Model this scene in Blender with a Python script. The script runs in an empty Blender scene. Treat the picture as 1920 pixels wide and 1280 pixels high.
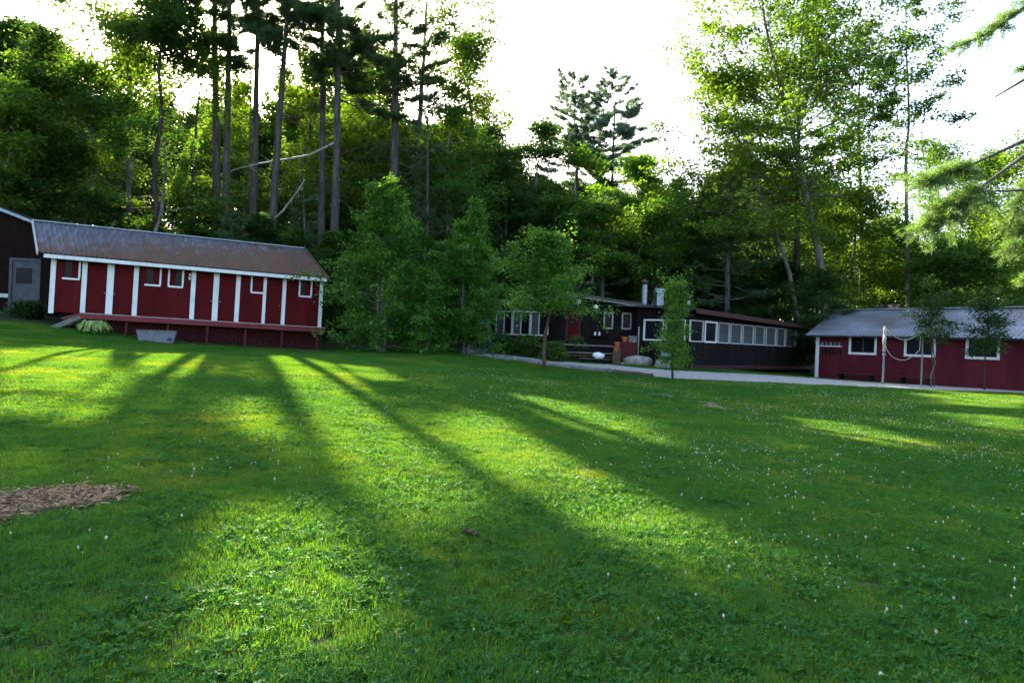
import bpy, math, random
import numpy as np
from mathutils import Vector, Matrix

SC = bpy.context.scene
COL = SC.collection
R = math.radians

# ------------------------------------------------------------------ camera
CAM_H = 1.6
ROLL = -math.atan(0.04)
cam_d = bpy.data.cameras.new('camera')
cam = bpy.data.objects.new('camera', cam_d); COL.objects.link(cam)
cam.location = (0, 0, CAM_H)
cam.rotation_euler = (math.pi/2, ROLL, 0)
cam_d.sensor_width = 36; cam_d.lens = 24
cam_d.clip_start = 0.05; cam_d.clip_end = 3000
SC.camera = cam

# ------------------------------------------------------------------ sky and sun
SUN_EL, SUN_AZ = R(25.0), R(-22.5)      # azimuth from +Y towards +X
SUN = np.array([math.sin(SUN_AZ)*math.cos(SUN_EL), math.cos(SUN_AZ)*math.cos(SUN_EL), math.sin(SUN_EL)])
w = bpy.data.worlds.new('World'); SC.world = w; w.use_nodes = True
wn = w.node_tree.nodes; wl = w.node_tree.links
sky = wn.new('ShaderNodeTexSky'); sky.sky_type = 'NISHITA'; sky.sun_disc = False
sky.sun_elevation = SUN_EL; sky.sun_rotation = SUN_AZ
sky.air_density = 1.0; sky.dust_density = 2.5; sky.ozone_density = 1.0
bg = wn['Background']; bg.inputs['Strength'].default_value = 0.084
wl.new(sky.outputs[0], bg.inputs['Color'])
sun_d = bpy.data.lights.new('sun', 'SUN'); sun_d.energy = 5.0; sun_d.angle = R(0.6); sun_d.color = (1.0, 0.86, 0.62)
sun_o = bpy.data.objects.new('sun', sun_d); COL.objects.link(sun_o)
sun_o.rotation_euler = Vector(SUN).to_track_quat('Z', 'Y').to_euler(); sun_o.location = (-20, 50, 60)
SC.view_settings.view_transform = 'Standard'; SC.view_settings.look = 'None'
SC.view_settings.exposure = 3.02; SC.view_settings.gamma = 1.0
SC.render.engine = 'CYCLES'
cy = SC.cycles
cy.max_bounces = 6; cy.diffuse_bounces = 3; cy.glossy_bounces = 2; cy.transmission_bounces = 5; cy.transparent_max_bounces = 4
cy.use_denoising = True
cy.use_adaptive_sampling = True; cy.adaptive_threshold = 0.02

# ------------------------------------------------------------------ pixel <-> place (photograph pixels, 1920 x 1280)
F = 1280.0; cR, sR = math.cos(ROLL), math.sin(ROLL)
def at(px, py, Y):
    u, v = px-960.0, 640.0-py
    return np.array([(cR*u + sR*v)*Y/F, Y, CAM_H + (-sR*u + cR*v)*Y/F])
def to_px(P):
    P = np.atleast_2d(P); Y = np.maximum(P[:, 1], .01)
    dx = P[:, 0]/Y*F; dz = (P[:, 2]-CAM_H)/Y*F
    return 960 + cR*dx - sR*dz, 640 - (sR*dx + cR*dz)

# ------------------------------------------------------------------ terrain
_ct = [at(*p) for p in [
    (0, 598, 33), (95, 610, 32.5), (330, 641, 34), (600, 659, 36), (700, 664, 32.5), (840, 667, 32.5), (1020, 695, 29),
    (1262, 710, 27.5), (1655, 722, 30.5), (1530, 708, 40), (1920, 737, 29), (1100, 684, 33.5), (1300, 701, 31), (890, 657, 39),
    (1300, 690, 35.5), (1480, 700, 42), (1100, 672, 38), (100, 648, 25), (400, 662, 27), (1440, 780, 18.5), (1180, 728, 24),
    (1600, 742, 24), (1900, 800, 17)]]
_ct += [np.array(p, float) for p in [(0, 0, 0), (-3, 3, 0.03), (3, 3, -.02), (-7, 8, .22), (7, 8, -.12), (0, 12, .16), (-10, 14, .5), (0, 20, .36), (-20, 18, .95),
    (-30, 5, .8), (30, 5, -.6), (0, -25, -.3), (-50, 30, 3.2), (-45, 60, 8), (-20, 62, 5.5), (-20, 45, 2.3), (0, 55, 1.8), (0, 75, 4), (30, 60, .9), (45, 40, .3), (40, 90, 2.5), (-10, 100, 9), (-60, 100, 14), (70, 70, 1.5), (60, 10, -.8)]]
_ct = np.array(_ct)
def _phi(r): return np.where(r > 1e-9, r*r*np.log(np.maximum(r, 1e-9)), 0)
def _fit():
    P = _ct[:, :2]/50; n = len(P)
    K = _phi(np.linalg.norm(P[:, None]-P[None], axis=2)) + np.eye(n)*0.0006
    Q = np.c_[np.ones(n), P]
    A = np.zeros((n+3, n+3)); A[:n, :n] = K; A[:n, n:] = Q; A[n:, :n] = Q.T
    return np.linalg.solve(A, np.r_[_ct[:, 2], np.zeros(3)])
_w = _fit()
def ground(X, Y):
    X = np.atleast_1d(np.asarray(X, float)); Y = np.atleast_1d(np.asarray(Y, float))
    x = np.clip(X, -75, 75)/50; y = np.clip(Y, -30, 110)/50
    P = np.c_[x.ravel(), y.ravel()]; C = _ct[:, :2]/50
    out = np.empty(len(P))
    for i in range(0, len(P), 60000):
        q = P[i:i+60000]
        out[i:i+60000] = _phi(np.linalg.norm(q[:, None]-C[None], axis=2)) @ _w[:-3] + _w[-3] + q @ _w[-2:]
    return out.reshape(X.shape)
def gz(x, y): return float(ground(x, y)[0])
def ground_at(px, py):
    lo, hi = 2.0, 120.0
    Ys = np.linspace(2, 90, 900)
    P = np.array([at(px, py, y) for y in Ys])
    d = P[:, 2]-ground(P[:, 0], P[:, 1])
    k = np.argmax(d < 0)
    return P[k] if d[k] < 0 else P[-1]

# sunlit lanes on the lawn (photograph pixels): gaps between the crowns let the light through here
LANES = [
    [(0, 648), (150, 650), (205, 656), (190, 690), (235, 712), (180, 755), (90, 735), (0, 738)],
    [(262, 664), (380, 666), (365, 700), (320, 716), (270, 705)],
    [(0, 850), (70, 862), (80, 885), (0, 925)],
    [(445, 755), (490, 750), (505, 800), (512, 850), (470, 850)],
    [(487, 664), (545, 668), (620, 684), (660, 712), (740, 785), (850, 850), (900, 930), (880, 1010), (760, 960), (660, 880), (590, 850), (545, 790), (520, 720)],
    [(640, 684), (700, 690), (750, 716), (700, 716)],
    [(0, 745), (120, 752), (215, 788), (150, 800), (0, 778)],
    [(950, 742), (1060, 752), (1180, 800), (1290, 845), (1180, 835), (1040, 788)],
    [(530, 930), (590, 940), (640, 1060), (690, 1180), (720, 1290), (480, 1290), (455, 1150), (470, 1020)],
    [(825, 788), (900, 776), (1010, 838), (1120, 900), (1210, 945), (1330, 1015), (1460, 1090), (1330, 1085), (1200, 1040), (1060, 950), (940, 870)],
    [(1500, 738), (1920, 742), (1920, 768), (1700, 756)],
    [(1480, 785), (1600, 796), (1780, 842), (1700, 846), (1560, 812)],
    [(1640, 770), (1920, 786), (1920, 806), (1720, 786)],
]
def in_lanes(px, py):
    m = np.zeros(len(px), bool)
    for poly in LANES:
        c = np.zeros(len(px), bool); n = len(poly)
        for i in range(n):
            x0, y0 = poly[i]; x1, y1 = poly[(i+1) % n]
            if y0 == y1: continue
            c ^= ((y0 > py) != (y1 > py)) & (px < (x1-x0)*(py-y0)/(y1-y0)+x0)
        m |= c
    return m
def shades_lane(C, margin=0.0):
    """which of these points would throw their shadow on a sunlit lane of the lawn"""
    if margin:
        q = np.array([SUN[1], -SUN[0], 0])/math.hypot(SUN[0], SUN[1])*margin
        return shades_lane(C) | shades_lane(C+q) | shades_lane(C-q)
    sh = SUN[:2]/SUN[2]
    G = C[:, :2].copy(); h = np.zeros(len(C))
    for _ in range(4):
        h = ground(G[:, 0], G[:, 1]); G = C[:, :2] - sh*np.maximum(C[:, 2]-h, 0)[:, None]
    px, py = to_px(np.c_[G, h])
    return in_lanes(px, py) & (G[:, 1] > 2) & (C[:, 2] > h+.5)

# ------------------------------------------------------------------ materials
def new_mat(name):
    m = bpy.data.materials.new(name); m.use_nodes = True
    nt = m.node_tree; nt.nodes.clear()
    out = nt.nodes.new('ShaderNodeOutputMaterial')
    return m, nt, out
def N(nt, kind, **kw):
    n = nt.nodes.new(kind)
    for k, v in kw.items():
        if k in n.inputs: n.inputs[k].default_value = v
        else: setattr(n, k, v)
    return n
def c4(c): return (c[0], c[1], c[2], 1)
def ramp(nt, fac, stops):
    r = nt.nodes.new('ShaderNodeValToRGB'); e = r.color_ramp.elements
    while len(e) < len(stops): e.new(.5)
    for el, (p, c) in zip(e, stops): el.position = p; el.color = c4(c)
    nt.links.new(fac, r.inputs[0]); return r.outputs[0]
def mixc(nt, fac, a, b):
    m = nt.nodes.new('ShaderNodeMix'); m.data_type = 'RGBA'
    for i, v in ((0, fac), (6, a), (7, b)):
        if hasattr(v, 'is_linked'): nt.links.new(v, m.inputs[i])
        else: m.inputs[i].default_value = v if i == 0 else c4(v)
    return m.outputs[2]
def noise(nt, scale, detail=4, rough=.55, coord='Object', stretch=None):
    if coord == 'World': co = nt.nodes.new('ShaderNodeNewGeometry').outputs['Position']
    else: co = nt.nodes.new('ShaderNodeTexCoord').outputs[coord]
    if stretch:
        mp = nt.nodes.new('ShaderNodeMapping'); mp.inputs['Scale'].default_value = stretch
        nt.links.new(co, mp.inputs[0]); co = mp.outputs[0]
    n = N(nt, 'ShaderNodeTexNoise', Scale=scale, Detail=detail, Roughness=rough)
    nt.links.new(co, n.inputs['Vector']); return n.outputs['Fac']
def surface(name, stops, scale=3.0, rough=.8, bump=.2, bscale=40, metallic=0, stretch=None, coord='Object', spec=.3, bstretch=None):
    m, nt, out = new_mat(name)
    b = N(nt, 'ShaderNodeBsdfPrincipled', Roughness=rough, Metallic=metallic)
    b.inputs['Specular IOR Level'].default_value = spec
    col = ramp(nt, noise(nt, scale, stretch=stretch, coord=coord), stops)
    nt.links.new(col, b.inputs['Base Color'])
    if bump:
        bp = N(nt, 'ShaderNodeBump', Strength=bump, Distance=.01)
        nt.links.new(noise(nt, bscale, coord=coord, stretch=bstretch or stretch), bp.inputs['Height']); nt.links.new(bp.outputs[0], b.inputs['Normal'])
    nt.links.new(b.outputs[0], out.inputs[0]); return m
def leaf_mat(name, dark, light, trans=.5, tcol=(1.5, 1.25, .5), wscale=0.0, gloss=.025, grough=.5, straw=None):
    m, nt, out = new_mat(name)
    a = N(nt, 'ShaderNodeAttribute', attribute_name='tint')
    col = mixc(nt, a.outputs['Fac'], dark, light)
    if straw:
        cmp_ = N(nt, 'ShaderNodeMath', operation='GREATER_THAN'); cmp_.inputs[1].default_value = .985; nt.links.new(a.outputs['Fac'], cmp_.inputs[0])
        col = mixc(nt, cmp_.outputs[0], col, straw)
    if wscale:
        f = ramp(nt, noise(nt, wscale, 7, .68, 'World'), [(.32, (.55, .70, .72)), (.44, (.92, .95, 1)), (.54, (1.3, 1.08, .95)), (.66, (3.0, 1.35, 1.4))])
        mm = nt.nodes.new('ShaderNodeMix'); mm.data_type = 'RGBA'; mm.blend_type = 'MULTIPLY'; mm.inputs[0].default_value = 1
        nt.links.new(col, mm.inputs[6]); nt.links.new(f, mm.inputs[7]); col = mm.outputs[2]
    mt = nt.nodes.new('ShaderNodeMix'); mt.data_type = 'RGBA'; mt.blend_type = 'MULTIPLY'; mt.inputs[0].default_value = 1
    nt.links.new(col, mt.inputs[6]); mt.inputs[7].default_value = c4(tcol)
    d = N(nt, 'ShaderNodeBsdfDiffuse'); t = N(nt, 'ShaderNodeBsdfTranslucent'); g = N(nt, 'ShaderNodeBsdfGlossy', Roughness=grough)
    g.inputs['Color'].default_value = (.9, .95, 1, 1)
    nt.links.new(col, d.inputs['Color']); nt.links.new(mt.outputs[2], t.inputs['Color'])
    m1 = N(nt, 'ShaderNodeMixShader'); m1.inputs[0].default_value = trans
    nt.links.new(d.outputs[0], m1.inputs[1]); nt.links.new(t.outputs[0], m1.inputs[2])
    m2 = N(nt, 'ShaderNodeMixShader'); m2.inputs[0].default_value = gloss
    nt.links.new(m1.outputs[0], m2.inputs[1]); nt.links.new(g.outputs[0], m2.inputs[2])
    nt.links.new(m2.outputs[0], out.inputs[0]); return m

M = {}
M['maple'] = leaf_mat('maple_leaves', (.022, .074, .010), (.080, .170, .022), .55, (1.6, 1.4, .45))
M['maple_y'] = leaf_mat('sunlit_maple_leaves', (.038, .105, .012), (.120, .210, .026), .6, (1.6, 1.4, .42))  # brighter, yellower maple copy: sunlight put into the leaf colour
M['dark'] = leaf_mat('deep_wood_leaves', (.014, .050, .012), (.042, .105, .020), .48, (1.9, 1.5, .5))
M['birch'] = leaf_mat('birch_leaves', (.030, .120, .016), (.110, .275, .036), .5, (1.8, 1.3, .42), gloss=.028, grough=.42)
M['pine'] = leaf_mat('pine_needles', (.028, .068, .030), (.075, .140, .050), .5, (1.5, 1.35, .6))
M['pine_haze'] = leaf_mat('hazed_pine_needles', (.075, .135, .105), (.135, .205, .145), .5, (1.3, 1.3, .8))  # distance haze put into the colour: paler, bluer needles
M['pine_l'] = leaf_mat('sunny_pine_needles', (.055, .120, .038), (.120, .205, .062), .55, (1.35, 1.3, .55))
M['hosta'] = leaf_mat('hosta_leaves', (.17, .27, .05), (.42, .50, .18), .35, (1.2, 1.2, .5))
M['grass'] = leaf_mat('grass_blades', (.015, .118, .011), (.048, .200, .021), .48, (3.4, 1.55, .45), wscale=.35, gloss=.014, grough=.45, straw=(.060, .125, .085))
M['clover'] = leaf_mat('clover_leaves', (.020, .105, .016), (.045, .165, .030), .45, (2.4, 1.5, .45), gloss=.007, grough=.45)
M['flower'] = surface('clover_flower', [(.35, (.30, .22, .16)), (.5, (.48, .46, .38)), (.65, (.60, .59, .52))], 9, .8, 0, coord='World')
M['bark_pine'] = surface('pine_bark', [(.3, (.030, .026, .025)), (.5, (.065, .055, .052)), (.7, (.115, .098, .092))], 5, .9, .9, 9, stretch=(1, 1, .18))
M['bark_grey'] = surface('grey_bark', [(.3, (.07, .062, .052)), (.6, (.15, .135, .115)), (.75, (.24, .225, .20))], 3, .85, .5, 14, stretch=(1, 1, .4))
M['bark_dark'] = surface('dark_bark', [(.3, (.022, .019, .016)), (.7, (.062, .052, .043))], 4, .9, .5, 14, stretch=(1, 1, .3))
M['deadwood'] = surface('dead_wood', [(.3, (.16, .15, .135)), (.7, (.33, .31, .28))], 4, .85, .4, 20)
M['red'] = surface('red_paint', [(.25, (.056, .0045, .0060)), (.5, (.082, .0065, .0080)), (.75, (.104, .010, .011))], 1.6, .7, .12, 8, stretch=(1, 1, .25), spec=.06, bstretch=(6, 6, .3))
M['red_door'] = surface('red_door_paint', [(.3, (.070, .005, .0066)), (.7, (.094, .0068, .0085))], 2, .65, .1, 9, spec=.06)
M['red_dark'] = surface('dark_red_boards', [(.3, (.055, .008, .010)), (.7, (.105, .014, .016))], 4, .75, .2, 12)
M['rim_red'] = surface('deck_edge_paint', [(.3, (.125, .018, .022)), (.7, (.19, .030, .034))], 3, .7, .2, 12, stretch=(.3, 1, 1))
M['plum'] = surface('plum_paint', [(.25, (.066, .008, .014)), (.5, (.092, .0115, .020)), (.75, (.114, .018, .026))], 1.4, .65, .12, 8, stretch=(1, 1, .25), spec=.12, bstretch=(6, 6, .3))
M['white'] = surface('white_trim', [(.25, (.56, .57, .57)), (.5, (.70, .71, .71)), (.8, (.76, .76, .75))], 5, .6, .1, 30, stretch=(1, 1, .3))
M['white_dull'] = surface('dull_white_trim', [(.3, (.40, .40, .39)), (.7, (.56, .56, .54))], 6, .65, .1, 30)
M['cream'] = surface('weathered_trim', [(.3, (.30, .28, .25)), (.7, (.45, .43, .38))], 5, .7, .1, 30)
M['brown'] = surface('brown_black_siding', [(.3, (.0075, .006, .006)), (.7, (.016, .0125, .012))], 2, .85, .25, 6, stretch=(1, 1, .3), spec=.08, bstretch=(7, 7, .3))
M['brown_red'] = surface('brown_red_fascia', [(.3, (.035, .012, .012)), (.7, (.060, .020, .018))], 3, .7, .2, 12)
M['barn'] = surface('shaded_barn_boards', [(.3, (.009, .005, .0045)), (.7, (.020, .010, .008))], 3, .9, .4, 8, spec=.05, bstretch=(9, 1, .3))  # dark brown, darkened further to hold the shade of an overhanging branch
M['grey_wood'] = surface('grey_wood', [(.3, (.10, .09, .085)), (.7, (.20, .185, .17))], 5, .85, .4, 18)
M['brown_wood'] = surface('brown_wood', [(.3, (.050, .032, .022)), (.7, (.11, .072, .048))], 5, .85, .4, 18)
M['pale_door'] = surface('shaded_pale_door', [(.3, (.040, .047, .060)), (.7, (.075, .084, .10))], 3, .6, .1, 12)  # pale door with the same branch shade worked into its colour
M['roof_brown'] = surface('roof_felt', [(.3, (.055, .045, .045)), (.7, (.10, .085, .085))], 5, .8, .3, 40)
M['roof_dark'] = surface('dark_roof', [(.3, (.035, .035, .042)), (.7, (.065, .065, .075))], 5, .7, .3, 40)
M['galv'] = surface('galvanised_steel', [(.3, (.20, .235, .285)), (.7, (.33, .37, .43))], 6, .5, .05, 30, metallic=.6)
M['dark_metal'] = surface('dark_metal', [(.3, (.02, .02, .022)), (.7, (.05, .045, .045))], 6, .5, .05, 30, metallic=.4)
M['steel_post'] = surface('grey_post', [(.3, (.13, .13, .14)), (.7, (.22, .22, .23))], 6, .6, .1, 30)
M['rope'] = surface('rope', [(.3, (.30, .26, .20)), (.7, (.46, .41, .33))], 30, .9, .3, 200)
M['net'] = surface('bundled_net', [(.3, (.34, .31, .27)), (.7, (.62, .58, .52))], 20, .9, .6, 80)
M['stone'] = surface('boulder', [(.25, (.13, .125, .115)), (.5, (.26, .25, .235)), (.75, (.40, .385, .36))], 4, .85, .7, 9)
M['stone_dark'] = surface('edging_stone', [(.3, (.09, .085, .085)), (.7, (.20, .19, .185))], 6, .85, .7, 14)
M['orange'] = surface('orange_clay', [(.3, (.34, .085, .025)), (.7, (.46, .13, .045))], 8, .8, .2, 40)
M['blue'] = surface('blue_tarp', [(.3, (.06, .13, .26)), (.7, (.10, .20, .36))], 3, .5, .5, 12)
M['bag'] = surface('white_plastic', [(.3, (.62, .72, .78)), (.7, (.80, .84, .86))], 12, .45, .5, 30)
M['globe'] = surface('pale_globe', [(.3, (.55, .52, .46)), (.7, (.70, .67, .60))], 12, .4, 0)
M['tub'] = surface('grey_white_plastic', [(.3, (.11, .115, .14)), (.7, (.17, .175, .205))], 6, .55, .1, 20)
M['navy'] = surface('navy_mark', [(.3, (.02, .03, .10)), (.7, (.035, .05, .15))], 6, .6, 0)
M['dead_leaf'] = surface('dead_leaf', [(.3, (.045, .026, .014)), (.7, (.10, .058, .032))], 30, .8, .4, 80)
M['chips'] = leaf_mat('wood_chips', (.075, .045, .022), (.23, .155, .085), .0, gloss=.02)
M['screen'] = surface('window_screen', [(.3, (.045, .050, .056)), (.7, (.085, .092, .10))], 2, .6, 0, spec=.2)

def glass_mat():
    m, nt, out = new_mat('dark_glass')
    b = N(nt, 'ShaderNodeBsdfPrincipled', Roughness=.25)
    b.inputs['Base Color'].default_value = (.008, .009, .011, 1)
    b.inputs['Specular IOR Level'].default_value = .12
    bp = N(nt, 'ShaderNodeBump', Strength=.06, Distance=.02)
    nt.links.new(noise(nt, 2.5), bp.inputs['Height']); nt.links.new(bp.outputs[0], b.inputs['Normal'])
    nt.links.new(b.outputs[0], out.inputs[0]); return m
M['glass'] = glass_mat()

def rust_roof():
    m, nt, out = new_mat('rusty_metal_roof')
    tc = nt.nodes.new('ShaderNodeTexCoord').outputs['Object']
    sep = nt.nodes.new('ShaderNodeSeparateXYZ'); nt.links.new(tc, sep.inputs[0])
    # rust grows towards the lower edge and the far end of the roof
    gx = N(nt, 'ShaderNodeMapRange'); gx.inputs['From Min'].default_value = 0; gx.inputs['From Max'].default_value = 11; gx.inputs['To Min'].default_value = -.10; gx.inputs['To Max'].default_value = .09
    nt.links.new(sep.outputs[0], gx.inputs[0])
    gy = N(nt, 'ShaderNodeMapRange'); gy.inputs['From Min'].default_value = -.6; gy.inputs['From Max'].default_value = 2.8; gy.inputs['To Min'].default_value = .17; gy.inputs['To Max'].default_value = -.12
    nt.links.new(sep.outputs[1], gy.inputs[0])
    n1 = noise(nt, 1.5, 9, .8, stretch=(1.5, .9, .9))
    a = N(nt, 'ShaderNodeMath', operation='ADD'); nt.links.new(gx.outputs[0], a.inputs[0]); nt.links.new(gy.outputs[0], a.inputs[1])
    b2 = N(nt, 'ShaderNodeMath', operation='ADD'); nt.links.new(a.outputs[0], b2.inputs[0]); nt.links.new(n1, b2.inputs[1])
    f = ramp(nt, b2.outputs[0], [(.45, (0, 0, 0)), (.54, (1, 1, 1))])
    steel = ramp(nt, noise(nt, 2.2, 5, .6, stretch=(3, .4, .4)), [(.3, (.07, .068, .085)), (.55, (.135, .13, .165)), (.75, (.27, .27, .33))])
    rust = ramp(nt, noise(nt, 6, 6, .65), [(.3, (.055, .028, .018)), (.55, (.088, .038, .020)), (.75, (.165, .068, .030))])
    p = N(nt, 'ShaderNodeBsdfPrincipled', Roughness=.6)
    nt.links.new(mixc(nt, f, steel, rust), p.inputs['Base Color'])
    mr = N(nt, 'ShaderNodeMapRange'); mr.inputs['To Min'].default_value = .5; mr.inputs['To Max'].default_value = 0
    nt.links.new(f, mr.inputs[0]); nt.links.new(mr.outputs[0], p.inputs['Metallic'])
    nt.links.new(p.outputs[0], out.inputs[0]); return m
M['rust_roof'] = rust_roof()
M['metal_roof'] = surface('ribbed_metal_roof', [(.34, (.17, .135, .13)), (.5, (.21, .205, .235)), (.7, (.33, .345, .41))], .9, .38, .05, 30, metallic=.5, stretch=(.5, 1, 1))

def terrain_mat():
    m, nt, out = new_mat('soil_and_turf')
    b = N(nt, 'ShaderNodeBsdfPrincipled', Roughness=.95); b.inputs['Specular IOR Level'].default_value = .1
    n1 = noise(nt, .8, 7, .65, 'World'); n2 = noise(nt, 25, 4, .6, 'World')
    a = ramp(nt, n1, [(.35, (.022, .042, .012)), (.55, (.035, .060, .018)), (.75, (.050, .052, .024))])
    c = ramp(nt, n2, [(.3, (.016, .020, .010)), (.7, (.060, .070, .028))])
    nt.links.new(mixc(nt, .5, a, c), b.inputs['Base Color'])
    bp = N(nt, 'ShaderNodeBump', Strength=.6, Distance=.05); nt.links.new(n2, bp.inputs['Height']); nt.links.new(bp.outputs[0], b.inputs['Normal'])
    nt.links.new(b.outputs[0], out.inputs[0]); return m
M['terrain'] = terrain_mat()
M['gravel'] = surface('gravel_path', [(.25, (.16, .15, .15)), (.5, (.29, .28, .28)), (.75, (.42, .41, .41))], 9, .9, .9, 35, coord='Object')
M['dirt'] = surface('bare_dirt', [(.3, (.085, .058, .036)), (.7, (.18, .125, .08))], 4, .95, .6, 30)

# ------------------------------------------------------------------ mesh helpers
def put(o, parent=None, label=None, cat=None, group=None, kind=None):
    COL.objects.link(o)
    if parent is not None: o.parent = parent
    if label: o['label'] = label
    if cat: o['category'] = cat
    if group: o['group'] = group
    if kind: o['kind'] = kind
    return o
def thing(name, label, cat, loc=(0, 0, 0), rz=0, group=None):
    o = bpy.data.objects.new(name, None); o.empty_display_size = .3
    put(o, None, label, cat, group); o.location = loc; o.rotation_euler = (0, 0, rz); return o
class MB:
    def __init__(s): s.v = []; s.f = []
    def add(s, vs, fs):
        n = len(s.v); s.v += [tuple(map(float, p)) for p in vs]; s.f += [tuple(i+n for i in f) for f in fs]; return s
    def box(s, x0, x1, y0, y1, z0, z1):
        return s.add([(x0, y0, z0), (x1, y0, z0), (x1, y1, z0), (x0, y1, z0), (x0, y0, z1), (x1, y0, z1), (x1, y1, z1), (x0, y1, z1)],
                     [(0, 3, 2, 1), (4, 5, 6, 7), (0, 1, 5, 4), (1, 2, 6, 5), (2, 3, 7, 6), (3, 0, 4, 7)])
    def bar(s, p, q, wd, th, up=(0, 0, 1)):
        p = Vector(p); q = Vector(q); d = (q-p).normalized(); u = Vector(up)
        a = d.cross(u)
        a = (a.normalized() if a.length > 1e-4 else Vector((1, 0, 0)))*wd/2; b = a.cross(d).normalized()*th/2
        vs = [p-a-b, p+a-b, p+a+b, p-a+b, q-a-b, q+a-b, q+a+b, q-a+b]
        return s.add(vs, [(0, 1, 2, 3), (7, 6, 5, 4), (0, 4, 5, 1), (1, 5, 6, 2), (2, 6, 7, 3), (3, 7, 4, 0)])
    def tube(s, pts, rad, n=6, cap=True):
        pts = [Vector(p) for p in pts]; k = len(pts)
        if not hasattr(rad, '__len__'): rad = [rad]*k
        vs = []; fs = []
        ref = Vector((.31, .95, .07)).normalized()
        for i, p in enumerate(pts):
            d = (pts[min(i+1, k-1)]-pts[max(i-1, 0)]).normalized()
            a = d.cross(ref)
            if a.length < .05: a = d.cross(Vector((1, 0, 0)))
            a.normalize(); b = d.cross(a)
            for j in range(n):
                t = 2*math.pi*j/n; vs.append(p+(a*math.cos(t)+b*math.sin(t))*rad[i])
        for i in range(k-1):
            for j in range(n):
                j2 = (j+1) % n; fs.append((i*n+j, i*n+j2, (i+1)*n+j2, (i+1)*n+j))
        if cap: fs.append(tuple(range(n-1, -1, -1))); fs.append(tuple((k-1)*n+j for j in range(n)))
        return s.add(vs, fs)
    def lathe(s, prof, c=(0, 0, 0), n=14):
        vs = []; fs = []; k = len(prof)
        for r, z in prof:
            for j in range(n):
                t = 2*math.pi*j/n; vs.append((c[0]+r*math.cos(t), c[1]+r*math.sin(t), c[2]+z))
        for i in range(k-1):
            for j in range(n):
                j2 = (j+1) % n; fs.append((i*n+j, i*n+j2, (i+1)*n+j2, (i+1)*n+j))
        fs.append(tuple(range(n-1, -1, -1))); fs.append(tuple((k-1)*n+j for j in range(n)))
        return s.add(vs, fs)
    def wall(s, x0, x1, z0, z1, holes, y0, y1):
        xs = sorted({x0, x1, *[h[0] for h in holes], *[h[1] for h in holes]}); zs = sorted({z0, z1, *[h[2] for h in holes], *[h[3] for h in holes]})
        def solid(i, j):
            if i < 0 or j < 0 or i >= len(xs)-1 or j >= len(zs)-1: return False
            cx = (xs[i]+xs[i+1])/2; cz = (zs[j]+zs[j+1])/2
            return not any(h[0] < cx < h[1] and h[2] < cz < h[3] for h in holes)
        for i in range(len(xs)-1):
            for j in range(len(zs)-1):
                if not solid(i, j): continue
                a, b, c, d = xs[i], xs[i+1], zs[j], zs[j+1]
                s.add([(a, y0, c), (b, y0, c), (b, y0, d), (a, y0, d)], [(0, 1, 2, 3)])
                s.add([(a, y1, c), (b, y1, c), (b, y1, d), (a, y1, d)], [(3, 2, 1, 0)])
                if not solid(i-1, j): s.add([(a, y0, c), (a, y1, c), (a, y1, d), (a, y0, d)], [(3, 2, 1, 0)])
                if not solid(i+1, j): s.add([(b, y0, c), (b, y1, c), (b, y1, d), (b, y0, d)], [(0, 1, 2, 3)])
                if not solid(i, j-1): s.add([(a, y0, c), (b, y0, c), (b, y1, c), (a, y1, c)], [(3, 2, 1, 0)])
                if not solid(i, j+1): s.add([(a, y0, d), (b, y0, d), (b, y1, d), (a, y1, d)], [(0, 1, 2, 3)])
        return s
    def mesh(s, name, mat, smooth=False):
        me = bpy.data.meshes.new(name); me.from_pydata(s.v, [], s.f); me.materials.append(M[mat] if isinstance(mat, str) else mat)
        if smooth: me.polygons.foreach_set('use_smooth', [True]*len(me.polygons))
        me.update(); return me
    def build(s, name, mat, parent=None, smooth=False, **kw):
        return put(bpy.data.objects.new(name, s.mesh(name, mat, smooth)), parent, **kw)
def np_mesh(name, V, Fc, mats, tint=None, midx=None, smooth=False):
    me = bpy.data.meshes.new(name); n, k = Fc.shape
    me.vertices.add(len(V)); me.vertices.foreach_set('co', V.astype(np.float32).ravel())
    me.loops.add(n*k); me.loops.foreach_set('vertex_index', Fc.astype(np.int32).ravel())
    me.polygons.add(n); me.polygons.foreach_set('loop_start', np.arange(0, n*k, k, dtype=np.int32))
    if smooth: me.polygons.foreach_set('use_smooth', np.ones(n, bool))
    for m in mats: me.materials.append(M[m] if isinstance(m, str) else m)
    if midx is not None: me.polygons.foreach_set('material_index', midx.astype(np.int32))
    if tint is not None:
        at_ = me.attributes.new('tint', 'FLOAT', 'FACE'); at_.data.foreach_set('value', tint.astype(np.float32))
    me.update(calc_edges=True); return me
class Frame:
    """a wall plane through A and B (points at floor level); local x along it, y into the building, z up"""
    def __init__(s, A, B, tilt=0.0, z=None):
        A = np.array(A, float); B = np.array(B, float); z = A[2] if z is None else z
        s.o = Vector((A[0], A[1], z)); dx = Vector((B[0]-A[0], B[1]-A[1], 0)); s.len = dx.length
        s.rz = math.atan2(dx.y, dx.x)
        s.mat = Matrix.Translation(s.o) @ Matrix.Rotation(s.rz, 4, 'Z') @ Matrix.Rotation(tilt, 4, 'Y'); s.inv = s.mat.inverted(); s.tilt = tilt
    def px(s, x, y, off=0.0):
        """local (x, z) where the sight line of that photograph pixel meets the plane y = off"""
        p = s.inv @ Vector((0, 0, CAM_H)); q = s.inv @ Vector(at(x, y, 10.0)); d = q-p
        t = (off-p.y)/d.y; h = p+d*t; return h.x, h.z
    def root(s, name, label, cat, group=None):
        o = thing(name, label, cat, s.o, 0, group); o.rotation_euler = (0, s.tilt, s.rz); o.rotation_mode = 'XYZ'; return o
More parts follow.
